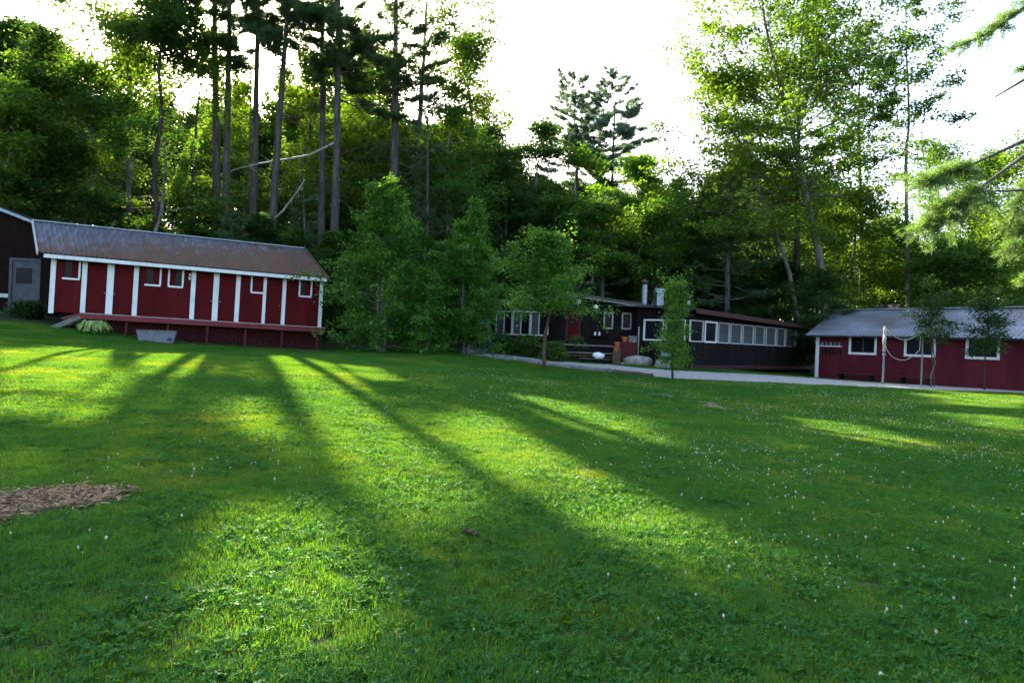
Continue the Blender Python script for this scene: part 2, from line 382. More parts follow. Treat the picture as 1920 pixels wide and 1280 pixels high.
# ================================================================== the setting
def terrain():
    n = 230; t = np.linspace(-1, 1, n)
    x = 62*t + 420*t**9; y = 30 + 62*t + 420*t**9
    X, Y = np.meshgrid(x, y); Z = ground(X, Y)
    V = np.c_[X.ravel(), Y.ravel(), Z.ravel()]
    i = np.arange(n-1); a = (i[:, None]*n + i[None]).ravel()
    return np_mesh('ground', V, np.c_[a, a+1, a+n+1, a+n], ['terrain'], smooth=True)
put(bpy.data.objects.new('ground', terrain()), kind='structure')

NEAR = [(860, 664), (928, 672), (987, 678), (1036, 685), (1136, 696), (1200, 705), (1261, 711), (1343, 714), (1444, 718), (1549, 723.5), (1654, 727.5), (1755, 731.5), (1920, 738), (2060, 743)]
FAR = [(872, 654), (933, 663), (987, 671), (1036, 677), (1140, 684), (1205, 691), (1261, 695), (1343, 699), (1444, 704), (1549, 711.5), (1654, 719), (1755, 723), (1920, 732.5), (2060, 740)]
def ribbon(near, far, name, mat, dz, k=5, sub=4):
    A = np.array([ground_at(*p) for p in near]); B = np.array([ground_at(*p) for p in far])
    s = np.linspace(0, len(A)-1, (len(A)-1)*sub+1); ii = np.arange(len(A))
    A = np.c_[np.interp(s, ii, A[:, 0]), np.interp(s, ii, A[:, 1])]; B = np.c_[np.interp(s, ii, B[:, 0]), np.interp(s, ii, B[:, 1])]
    rng = np.random.default_rng(4)
    A += rng.normal(0, .06, A.shape); B += rng.normal(0, .06, B.shape)
    f = np.linspace(0, 1, k)
    P = A[:, None]*(1-f)[None, :, None] + B[:, None]*f[None, :, None]
    Z = ground(P[..., 0], P[..., 1]) + dz
    V = np.concatenate([P, Z[..., None]], 2).reshape(-1, 3); m = len(A)
    a = (np.arange(m-1)[:, None]*k + np.arange(k-1)[None]).ravel()
    me = np_mesh(name, V, np.c_[a, a+1, a+k+1, a+k], [mat], smooth=True)
    return me, np.r_[A, B[::-1]]
path_me, PATH_POLY = ribbon(NEAR, FAR, 'path', 'gravel', .03)
put(bpy.data.objects.new('path', path_me), kind='structure')
dirt_me, DIRT_POLY = ribbon([(1175, 731), (1240, 743), (1300, 757), (1370, 772), (1445, 783)], [(1178, 726), (1245, 735), (1305, 748), (1375, 765), (1450, 780)], 'dirt_strip', 'dirt', .012)
put(bpy.data.objects.new('dirt_strip', dirt_me), kind='structure')
EDGE_D, EDGE_POLY = ribbon([(300, 645), (420, 654), (520, 660), (600, 664)], [(300, 639), (420, 646), (520, 652), (600, 656)], 'dirt_border', 'dirt', .012)
put(bpy.data.objects.new('dirt_border', EDGE_D), kind='structure')
MULCH_PX = [(-60, 950), (0, 933), (60, 926), (150, 919), (228, 921), (232, 930), (205, 946), (150, 955), (80, 964), (30, 980), (0, 987), (-60, 1000)]
MULCH = np.array([ground_at(*p)[:2] for p in MULCH_PX])
def mulch():
    c = MULCH.mean(0); V = [(*c, gz(*c)+.012)]
    for p in MULCH: V.append((p[0], p[1], gz(*p)+.012))
    n = len(MULCH); mb = MB(); mb.v = V; mb.f = [(0, 1+i, 1+(i+1) % n) for i in range(n)]
    mb.build('mulch_bed', 'dirt', kind='structure')
mulch()
def in_poly(P, poly):
    c = np.zeros(len(P), bool); n = len(poly)
    for i in range(n):
        x0, y0 = poly[i]; x1, y1 = poly[(i+1) % n]
        if y0 == y1: continue
        c ^= ((y0 > P[:, 1]) != (y1 > P[:, 1])) & (P[:, 0] < (x1-x0)*(P[:, 1]-y0)/(y1-y0)+x0)
    return c

# ================================================================== red bunkhouse on the left
TL = math.radians(1.0)
A = at(93, 582, 32.6); B = at(601, 611, 37.5)
FR = Frame(A, B, TL)
def bunkhouse():
    root = FR.root('bunkhouse', 'long red bunkhouse with white trim and rusty metal roof on the left', 'building')
    Lx = FR.len; DEP = 5.2
    zf = 0.0
    ez = np.mean([FR.px(157, 489, -.55)[1], FR.px(500, 517, -.55)[1]])   # eave line
    ztop = ez+.22
    # openings
    wins = [(119, 147, 522), (273, 299, 534), (317, 341, 537), (472, 494, 548), (562, 582, 555)]
    doors = [(161, 200), (211, 250), (366, 400), (410, 442), (500, 529)]
    holes = []; W = []; Dd = []
    for a, b, sy in wins:
        x0 = FR.px(a, sy)[0]; x1, z0 = FR.px(b, sy); h = (x0, x1, z0, ez-.06); holes.append(h); W.append(h)
    for a, b in doors:
        x0 = FR.px(a, 550)[0]; x1 = FR.px(b, 550)[0]; h = (x0, x1, .02, ez-.12); holes.append(h); Dd.append(h)
    MB().wall(0, Lx, -.05, ztop, holes, 0, .14).build('front_wall', 'red', root)
    for xw in (.002, Lx-.14): MB().box(xw, xw+.138, .142, DEP, -.05, ztop).build('end_wall', 'red', root)
    MB().box(.142, Lx-.142, DEP-.14, DEP-.002, -.05, ztop).build('back_wall', 'red', root)
    MB().box(.142, Lx-.142, .142, DEP-.142, -.05, .0).build('floor', 'brown_wood', root)
    # gable triangles
    rz = ztop+1.78
    SK = -1.0     # the rake edges run back at a slant
    for x, sk in ((.004, 0), (Lx-.136, SK-.1)):
        mb = MB(); mb.add([(x, 0, ztop), (x, DEP, ztop), (x+sk, DEP/2, rz-.05), (x+.13, 0, ztop), (x+.13, DEP, ztop), (x+.13+sk, DEP/2, rz-.05)], [(0, 2, 1), (3, 4, 5), (0, 1, 4, 3), (1, 2, 5, 4), (2, 0, 3, 5)])
        mb.build('gable', 'red', root)
    for i, (x0, x1, z0, z1) in enumerate(W):
        pane = MB().box(x0+.003, x1-.003, .075, .085, z0+.003, z1).build('window', 'glass', root)
        t = .085
        full_left = i in (2, 3, 4)
        MB().box(x0-t*.6, x1+t*.6, -.045, .03, z0-.09, z0-.004).build('sill', 'white', pane)
        MB().box(x1-.012, x1+t-.012, -.03, .025, z0-.002, z1+.04).build('frame', 'white', pane)
        if full_left: MB().box(x0-t+.012, x0+.012, -.03, .025, z0-.002, z1+.04).build('frame', 'white', pane)
        # red shutter slid half across
        xm = x0+(x1-x0)*(.52 if i < 3 else .12)
        if i < 2: MB().box(xm, x1-.014, .04, .065, z0+.005, z1).build('shutter', 'red_door', pane)
        elif i == 2: MB().box(x0+.014, x0+(x1-x0)*.45, .04, .065, z0+.005, z1).build('shutter', 'red_door', pane)
        elif i == 3: MB().box(x0+.014, x1-.014, .04, .065, z0+.005, z1).build('shutter', 'red_door', pane)
        else: MB().box(x0+(x1-x0)*.5, x1-.014, .04, .065, z0+.005, z1).build('shutter', 'red_door', pane)
    for i, (x0, x1, z0, z1) in enumerate(Dd):
        d = MB().box(x0+.004, x1-.004, .05, .095, z0+.01, z1-.004).build('door', 'red_door', root)
        kx = x1-.1 if i % 2 == 0 else x0+.1
        MB().lathe([(.012, 0), (.012, .03), (.03, .04), (.03, .065), (.012, .08)], (0, 0, 0), 8).build('knob', 'galv', d)
        k = d.children[0]; k.rotation_euler = (math.pi/2, 0, 0); k.location = (kx, .05, 1.0)
    # white casings and corner boards
    for a, wpx in [(157, 8), (206, 11), (254, 8), (362, 8), (405, 10), (446, 8), (496.5, 6), (533, 7)]:
        x = FR.px(a, 545)[0]; hw = wpx*.0268/2
        MB().box(x-hw, x+hw, -.035, -.002, .0, ez+.06).build('door_casing', 'white', root)
    MB().box(-.05, .16, -.04, -.002, -.12, ez+.06).build('corner_board', 'white', root)
    MB().box(Lx-.16, Lx+.03, -.04, -.002, -.12, ez+.06).build('corner_board', 'white', root)
    MB().box(-.04, -.002, -.002, .16, -.12, ez+.06).build('corner_board', 'white', root)
    MB().box(.2, Lx-.2, -.055, -.037, ez-.01, ez+.07).build('header_board', 'cream', root)
    # eaves
    MB().box(-.25, Lx+.12, -.60, -.55, ez-.02, ez+.155).build('fascia', 'white', root)
    MB().box(-.22, Lx+.1, -.549, -.002, ez+.075, ez+.10).build('soffit', 'red_dark', root)
    # metal roof in lapped sheets
    s = (rz-(ez+.20))/(DEP/2+.62); nsh = 21; x0 = -.45; wsh = (Lx+.6)/nsh
    rng = random.Random(3)
    ye, yr = -.64, DEP/2
    for i in range(nsh):
        mb = MB(); xa = x0+i*wsh; lift = .012 if i % 2 else .0
        # cross-section with three ribs
        prof = []
        for k in range(3):
            b = xa+wsh*(k+.0)/3
            prof += [(b, 0), (b+.03, .038), (b+.06, .038), (b+.09, 0)]
        prof.append((xa+wsh+.05, 0))
        rows = []
        for yy in np.linspace(ye-rng.uniform(0, .03), yr, 5):
            zz = ez+.20+(yy-ye)*s+lift
            rows.append([(px_+SK*(yy-ye)/(yr-ye), yy, zz+pz+rng.uniform(-.004, .004)) for px_, pz in prof])
        n = len(prof); vs = [p for r_ in rows for p in r_]
        fs = [(r_*n+k, r_*n+k+1, (r_+1)*n+k+1, (r_+1)*n+k) for r_ in range(4) for k in range(n-1)]
        mb.add(vs, fs)
        o = mb.build('roof_sheet', 'rust_roof', root)
        md = o.modifiers.new('thickness', 'SOLIDIFY'); md.thickness = .006
    mb = MB(); mb.add([(-.45+SK, DEP/2, rz), (Lx+.15+SK, DEP/2, rz), (Lx+.15, DEP+.6, ez+.2), (-.45, DEP+.6, ez+.2), (-.45+SK, DEP/2, rz-.03), (Lx+.15+SK, DEP/2, rz-.03), (Lx+.15, DEP+.6, ez+.17), (-.45, DEP+.6, ez+.17)],
                      [(0, 1, 2, 3), (7, 6, 5, 4), (0, 4, 5, 1), (1, 5, 6, 2), (2, 6, 7, 3), (3, 7, 4, 0)]); mb.build('rear_roof', 'rust_roof', root)
    mb = MB(); mb.bar((-.46+SK, DEP/2, rz+.05), (Lx+.16+SK, DEP/2, rz+.05), .22, .05); mb.build('ridge_cap', 'galv', root)
    for x in (-.48, Lx+.2):
        mb = MB(); mb.bar((x, ye-.02, ez+.14), (x+SK, yr, rz-.02), .05, .19); mb.bar((x, DEP+.6, ez+.14), (x+SK, yr+.002, rz-.02), .05, .19); mb.build('barge_board', 'white_dull' if x < 0 else 'rust_roof', root)
    # walkway deck, rim board and lattice skirt
    DK = 1.05
    xs = FR.px(152, 578, -DK)[0]
    nb = 7
    for k in range(nb):
        y1 = -.004-k*DK/nb; MB().box(xs, Lx+.1, y1-DK/nb+.012, y1, -.075, -.03).build('deck_board', 'grey_wood', root)
    MB().box(xs-.02, Lx+.12, -DK-.05, -DK-.004, -.30, -.02).build('rim_board', 'rim_red', root)
    MB().box(xs-.02, Lx+.12, -DK-.06, -DK-.052, -.055, -.022).build('deck_nosing', 'cream', root)
    # support posts under the deck
    for i in range(7):
        x = xs+.1+i*(Lx-xs)/6.2; MB().box(x-.05, x+.05, -DK+.14, -DK+.24, -2.3, -.31).build('deck_post', 'red_dark', root)
    # diagonal lattice set back under the deck
    lat = MB(); yL = -.5; zb, zt = -2.3, -.32
    xa, xb = xs+1.0, Lx+.05; step = .17
    for sgn, yy in ((1, yL), (-1, yL-.014)):
        k = xa-(zt-zb)
        while k < xb+(zt-zb):
            # line x = k + sgn*(z-zb)
            p0 = [k, zb]; p1 = [k+sgn*(zt-zb), zt]
            lo, hi = (p0, p1) if p0[0] < p1[0] else (p1, p0)
            if hi[0] > xa and lo[0] < xb:
                def clip(p, q):
                    if p[0] < xa: t = (xa-p[0])/(q[0]-p[0]); return [xa, p[1]+(q[1]-p[1])*t]
                    if p[0] > xb: t = (xb-p[0])/(q[0]-p[0]); return [xb, p[1]+(q[1]-p[1])*t]
                    return p
                a_, b_ = clip(lo, hi), clip(hi, lo)
                if abs(a_[0]-b_[0]) > .02: lat.bar((a_[0], yy, a_[1]), (b_[0], yy, b_[1]), .012, .045, up=(0, 1, 0))
            k += step
    lat.build('lattice_skirt', 'rim_red', root)
    MB().box(0.3, Lx-.05, .3, .4, -2.4, -.06).build('foundation', 'brown', root)
    # steps with a sloping side plank at the near-left corner
    gx, gz_ = FR.px(98, 612, -.9)
    for k in range(3):
        MB().box(xs-.35-k*.3, xs-.06-k*.3, -DK+.02, -.06, -.26-k*.19, -.22-k*.19).build('stair_tread', 'grey_wood', root)
    mb = MB(); mb.bar((xs-.02, -DK-.03, -.2), (xs-1.15, -DK-.03, -.86), .05, .22, up=(0, 0, 1)); mb.build('stair_stringer', 'grey_wood', root)
    mb = MB(); mb.bar((xs-.02, -.02, -.2), (xs-1.15, -.02, -.86), .05, .22); mb.build('stair_stringer', 'grey_wood', root)
    mb = MB(); mb.bar((xs-.03, -DK-.03, -.08), (xs-.75, -DK-.03, -.36), .05, .10); mb.build('stair_rail', 'rim_red', root)
    # lantern
    lx, lz = FR.px(356, 520, -.08)
    l = MB().box(lx-.05, lx+.05, -.05, -.005, lz+.06, lz+.2).build('wall_lantern', 'white_dull', root)
    MB().lathe([(.04, 0), (.065, .05), (.065, .12), (.03, .16)], (lx, -.11, lz-.14), 10).build('lamp_glass', 'globe', l, smooth=True)
bunkhouse()

# ================================================================== barn gable at the far left
def barn():
    a = at(-150, 600, 36.0); b = at(92, 600, 36.6); f = Frame(a, b, 0, z=gz(*at(20, 600, 36)[:2])-.3)
    root = f.root('barn', 'dark brown barn end with pale door beside the bunkhouse at the far left', 'building')
    L_ = f.len; rx0, rz0 = f.px(-150, 333, -.3); rx1, rz1 = f.px(76, 421, -.3); s = (rz1-rz0)/(rx1-rx0)
    ap = -3.0; za = rz0+(ap-rx0)*s
    dx0, dz0 = f.px(20, 582); dx1, dz1 = f.px(72, 490)
    mb = MB(); th = .16
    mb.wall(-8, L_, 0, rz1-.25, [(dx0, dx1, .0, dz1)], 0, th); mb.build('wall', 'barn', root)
    zz = rz1-.25; mb = MB(); yA = .004
    V = [(-8, 0, zz), (L_, 0, zz), (L_, 0, zz+.02), (ap, 0, za-.35), (-8, 0, zz+.02)]
    V += [(x, th, z) for x, y, z in V]
    mb.add(V, [(0, 1, 2, 3, 4), (9, 8, 7, 6, 5)]+[(i, i+5, (i+1) % 5+5, (i+1) % 5) for i in range(5)]); mb.build('gable', 'barn', root)
    MB().box(L_-.15, L_-.004, th+.002, 6, 0, zz).build('side_wall', 'barn', root)
    mb = MB()
    mb.add([(ap, -.35, za), (rx1, -.35, rz1), (rx1, 6, rz1), (ap, 6, za), (ap, -.35, za-.08), (rx1, -.35, rz1-.08), (rx1, 6, rz1-.08), (ap, 6, za-.08)], [(0, 1, 2, 3), (7, 6, 5, 4), (0, 4, 5, 1), (1, 5, 6, 2), (2, 6, 7, 3), (3, 7, 4, 0)])
    mb.add([(ap-.002, -.35, za), (-8.4, -.35, rz1), (-8.4, 6, rz1), (ap-.002, 6, za), (ap-.002, -.35, za-.08), (-8.4, -.35, rz1-.08), (-8.4, 6, rz1-.08), (ap-.002, 6, za-.08)], [(3, 2, 1, 0), (4, 5, 6, 7), (1, 5, 4, 0), (2, 6, 5, 1), (3, 7, 6, 2), (0, 4, 7, 3)])
    r = mb.build('roof', 'roof_dark', root)
    mb = MB(); mb.bar((ap, -.37, za-.02), (rx1, -.37, rz1-.02), .03, .15); mb.build('rake_trim', 'galv', r)
    d = MB().box(dx0+.004, dx1-.004, .03, .09, 0.02, dz1-.004).build('door', 'pale_door', root)
    wx0, wz0 = f.px(29, 531); wx1, wz1 = f.px(60, 503)
    MB().box(wx0, wx1, .015, .028, wz0, wz1).build('pane', 'glass', d)
    fm = MB(); fm.box(dx0-.14, dx0+.002, -.03, .02, .02, dz1+.12).box(dx1-.002, dx1+.14, -.03, .02, .02, dz1+.12).box(dx0-.138, dx1+.138, -.034, .018, dz1, dz1+.13); fm.build('door_frame', 'pale_door', root)
    sx, sz = f.px(17, 558)
    MB().box(sx-1.6, sx, -.1, -.003, sz, sz+.2).build('sill', 'white_dull', root)
barn()

# ================================================================== dark lodge in the middle
K_ = np.array([9.05, 34.6]); L2 = np.array([7.0, 36.6]); M2 = np.array([19.4, 44.6])
FW = Frame((*K_, 0), (*M2, 0), 0, z=.35); FE = Frame((*L2, 0), (*K_, 0), 0, z=.35)
FG = Frame(at(1040, 660, 38.2), at(1215, 660, 37.8), 0, z=.35)
def lodge():
    root = thing('lodge', 'long low dark brown lodge with many white framed windows behind the gravel path', 'building', (K_[0], K_[1], .35))
    RI = Matrix.Translation((K_[0], K_[1], .35)).inverted()
    def part(mb, f, name, mat, parent=None, smooth=False):
        o = mb.build(name, mat, parent if parent is not None else root, smooth)
        if parent is None: o.matrix_local = RI @ f.mat
        return o
    def window(f, x0, x1, z0, z1, pane_mat, fw, fmat, proud=.03):
        p = part(MB().box(x0+.003, x1-.003, .05, .06, z0+.003, z1-.003), f, 'window', pane_mat)
        fm = MB().box(x0-fw*.3, x0+fw*.7, -proud, .045, z0+fw*.7, z1-fw*.7).box(x1-fw*.7, x1+fw*.3, -proud, .045, z0+fw*.7, z1-fw*.7)
        fm.box(x0-fw*.3, x1+fw*.3, -proud, .045, z0-fw*.3, z0+fw*.7).box(x0-fw*.3, x1+fw*.3, -proud, .045, z1-fw*.7, z1+fw*.3)
        fm.build('frame', fmat, p); return p
    # long window wing
    zs = 1.62; zt = 2.70; top = 3.1
    wl_ = [(1294, 1318.5), (1321.5, 1344), (1347, 1367.5), (1370, 1390.5), (1393, 1413), (1415.5, 1434), (1436.5, 1455), (1457, 1472.5), (1474.5, 1491), (1493, 1510)]
    holes = []
    for a, b in wl_: holes.append((FW.px(a, 620)[0], FW.px(b, 620)[0], zs, zt-.0))
    Lw = FW.len+.6
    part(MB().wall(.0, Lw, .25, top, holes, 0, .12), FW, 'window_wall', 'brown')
    for i, h in enumerate(holes):
        window(FW, *h, 'glass' if i < 2 else 'screen', .085 if i == 1 else .05, 'white' if i == 1 else ('white_dull' if i < 8 else 'cream'))
    part(MB().box(.1, Lw-.1, .5, .62, -.6, .25), FW, 'skirting', 'brown')
    part(MB().box(-.02, Lw, -.025, -.003, .22, .42), FW, 'skirt_board', 'brown_red')
    part(MB().box(Lw-.12, Lw-.002, .122, 7, -.3, top), FW, 'far_end_wall', 'brown')
    mb = MB(); z0, z1 = 3.26, 3.06
    V = [(-.5, -.55, z0), (Lw+.3, -.55, z1-.12), (Lw+.3, 7.2, z1+.45), (-.5, 7.2, z0+.35)]
    mb.add(V+[(x, y, z-.05) for x, y, z in V], [(0, 1, 2, 3), (7, 6, 5, 4), (0, 4, 5, 1), (1, 5, 6, 2), (2, 6, 7, 3), (3, 7, 4, 0)]); r = part(mb, FW, 'wing_roof', 'roof_brown')
    mb = MB(); mb.bar((-.5, -.57, z0-.12), (Lw+.3, -.57, z1-.22), .035, .24); mb.build('fascia', 'brown_red', r)
    # end wall of the wing, two big windows
    h2 = [(FE.px(1207.5, 617)[0], FE.px(1244, 617)[0], zs, zt), (FE.px(1248, 617)[0], FE.px(1285, 617)[0], zs, zt)]
    part(MB().wall(-.4, FE.len-.003, -.5, top+.35, h2, 0, .12), FE, 'wing_end_wall', 'brown')
    for h in h2: window(FE, *h, 'glass', .075, 'white')
    # gable wall facing the lawn
    g = [(1133, 1148.5, 586, 616), (1167, 1182.5, 587, 617)]
    gh = []
    for a, b, t, u in g:
        x0, z1 = FG.px(a, t); x1, z0 = FG.px(b, u); gh.append((x0, x1, z0, z1))
    d0 = FG.px(1063, 640)[0]; d1, dz1 = FG.px(1086, 590); dz0 = FG.px(1075, 640)[1]
    ra = FG.px(1050, 545, -.4); rb = FG.px(1292, 583, -.4); s = (rb[1]-ra[1])/(rb[0]-ra[0])
    zlow = FG.px(1205, 571)[1]-.15
    xl = FG.px(1040, 640)[0]
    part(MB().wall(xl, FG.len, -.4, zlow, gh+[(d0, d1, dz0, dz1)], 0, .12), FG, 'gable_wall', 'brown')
    mb = MB(); zt2 = lambda x: ra[1]+(x-ra[0])*s-.12
    V = [(xl, 0, zlow), (FG.len, 0, zlow), (FG.len, 0, zt2(FG.len)), (xl, 0, zt2(xl))]; V += [(x, .12, z) for x, y, z in V]
    mb.add(V, [(0, 1, 2, 3), (7, 6, 5, 4), (0, 4, 5, 1), (1, 5, 6, 2), (2, 6, 7, 3), (3, 7, 4, 0)]); part(mb, FG, 'gable', 'brown')
    for h in gh: window(FG, *h, 'glass', .07, 'cream')
    d = part(MB().box(d0+.004, d1-.004, .03, .08, dz0+.005, dz1-.004), FG, 'door', 'red_door')
    MB().box(d0+.12, d1-.1, .018, .028, dz0+.95, dz1-.15).build('pane', 'glass', d)
    fm = MB().box(d0-.09, d0+.002, -.03, .02, dz0, dz1).box(d1-.002, d1+.09, -.03, .02, dz0, dz1).box(d0-.09, d1+.09, -.03, .02, dz1+.001, dz1+.1); part(fm, FG, 'door_frame', 'brown_red')
    # main roof, low pitch, falling to the right and to the left
    mb = MB(); xr = rb[0]; xlft = FG.px(925, 575)[0]; zl = ra[1]-.85
    for V in ([(ra[0], -.5, ra[1]), (xr, -.5, rb[1]), (xr, 8, rb[1]+.05), (ra[0], 8, ra[1]+.05)], [(xlft, -.5, zl), (ra[0]-.004, -.5, ra[1]), (ra[0]-.004, 8, ra[1]+.05), (xlft, 8, zl)]):
        mb.add(V+[(x, y, z-.07) for x, y, z in V], [(0, 1, 2, 3), (7, 6, 5, 4), (0, 4, 5, 1), (1, 5, 6, 2), (2, 6, 7, 3), (3, 7, 4, 0)])
    r = part(mb, FG, 'main_roof', 'roof_brown')
    mb = MB(); mb.bar((ra[0], -.52, ra[1]-.1), (xr, -.52, rb[1]-.1), .03, .2); mb.bar((xlft, -.52, zl-.1), (ra[0]-.01, -.52, ra[1]-.1), .03, .2); mb.build('rake_board', 'roof_brown', r)
    mb = MB(); mb.bar((ra[0], -.545, ra[1]-.19), (xr, -.545, rb[1]-.19), .02, .03); mb.build('drip_edge', 'galv', r)
    # flues
    def flue(px, y0, y1, Yd, rad, cap, nm, mat='galv'):
        p0 = at(px, y1, Yd); p1 = at(px, y0, Yd); h = p1[2]-p0[2]+.5
        o = MB().lathe([(rad*1.25, 0), (rad, .12), (rad, h*.45), (rad*1.08, h*.45+.02), (rad*1.08, h*.45+.07), (rad, h*.45+.09), (rad, h)], (0, 0, 0), 14).build(nm, mat, root, smooth=False)
        o.location = Vector((p0[0], p0[1], p0[2]-.5)) - Vector((K_[0], K_[1], .35))
        MB().lathe([(rad*.9, 0), (rad*.9, .06), (rad*cap, .1), (rad*cap, .2), (rad*.5, .3)], (0, 0, h), 14).build('flue_cap', 'dark_metal', o)
    flue(1208, 534, 566, 39.5, .15, 1.45, 'chimney_pipe'); flue(1291, 563, 578, 37, .09, 1.3, 'vent_pipe')
    p = at(1237, 560, 41); o = MB().box(-.2, .2, -.2, .2, -.5, .36).build('roof_vent', 'galv', root); o.location = Vector(p)-Vector((K_[0], K_[1], .35))
    MB().box(-.29, .29, -.26, .26, .362, .60).build('vent_hood', 'galv', o)
    # screened bay on the left with white mullions
    FB = Frame(at(930, 640, 38.8), at(1030, 640, 37.0), 0, z=.35)
    Lb = FB.len; bt = 2.95; bs = 1.66
    xs_ = [FB.px(p, 600)[0] for p in (931, 945.5, 961, 977, 995, 1011, 1028)]; ws = [.045, .045, .13, .05, .14, .045, .055]
    part(MB().box(0, Lb, .1, .2, -.6, bs-.12), FB, 'bay_wall', 'brown')
    part(MB().box(0, Lb, .5, .58, bs-.12, bt+.4), FB, 'bay_back_wall', 'brown')
    for k in range(6):
        p = part(MB().box(xs_[k]+.05, xs_[k+1]-.05, .02, .028, bs, bt-.04), FB, 'window', 'glass' if k % 2 else 'screen')
    for x, w_ in zip(xs_, ws): part(MB().box(x-w_/2, x+w_/2, -.03, .018, bs+.03, bt-.06), FB, 'mullion', 'white_dull')
    part(MB().box(xs_[0]-.1, xs_[-1]+.1, -.04, .03, bt-.06, bt+.03), FB, 'head_rail', 'white_dull')
    part(MB().box(xs_[1]-.1, xs_[-1]-.3, -.04, .03, bs-.05, bs+.03), FB, 'sill', 'white_dull')
    part(MB().box(xs_[1]-.1, xs_[-1]-.3, -.02, .09, bs-.28, bs-.06), FB, 'apron_board', 'brown_red')
    mb = MB(); mb.bar((FB.px(996, 641)[0], -.5, FB.px(996, 641, -.5)[1]), (FB.px(1010, 628)[0], -.2, FB.px(1010, 628, -.2)[1]), .05, .06); part(mb, FB, 'handrail', 'white_dull')
    p = at(986, 562, 40); mb = MB().tube([(0, 0, -.6), (0, 0, .85)], .03, 8); o = mb.build('vent_stack', 'white_dull', root); o.location = Vector(p)-Vector((K_[0], K_[1], .35))
    # pale pole by the wing corner
    p0 = at(1196, 664, 36.0); p1 = at(1196.5, 612, 36.0)
    o = MB().tube([(0, 0, 0), (0, 0, p1[2]-p0[2])], .035, 8).build('pole', 'cream', root); o.location = Vector(p0)-Vector((K_[0], K_[1], .35))
    for (x, y) in ((1085, 566), (1117, 576)):
        p = at(x, y, 37.2); o = MB().lathe([(.03, -.14), (.11, -.1), (.14, 0), (.10, .1), (.03, .14)], (0, 0, 0), 10).build('lamp_globe', 'globe', root, smooth=True); o.location = Vector(p)-Vector((K_[0], K_[1], .35))
        MB().tube([(0, 0, .13), (0, 0, .5)], .012, 5).build('lamp_chain', 'dark_metal', o)
    # front deck with open rails
    FD = Frame(at(1030, 670, 35.6), at(1152, 670, 35.2), 0, z=.35)
    zd = FD.px(1095, 673)[1]
    for k in range(8): part(MB().box(0, FD.len, .01+k*.15, .15+k*.15, zd-.05, zd), FD, 'deck_board', 'brown_wood')
    part(MB().box(0, FD.len, -.04, .0, zd-.24, zd-.01), FD, 'deck_rim', 'brown')
    for x in np.linspace(.06, FD.len-.06, 5):
        part(MB().box(x-.05, x+.05, .02, .12, -.3, FD.px(1095, 638)[1]), FD, 'rail_post', 'brown')
    for y, mt in ((640, 'brown'), (647, 'grey_wood'), (655, 'brown'), (661, 'grey_wood'), (667, 'brown_wood')):
        z = FD.px(1095, y)[1]; part(MB().box(.0, FD.len, -.022, .018, z-.035, z+.035), FD, 'rail', mt)
lodge()

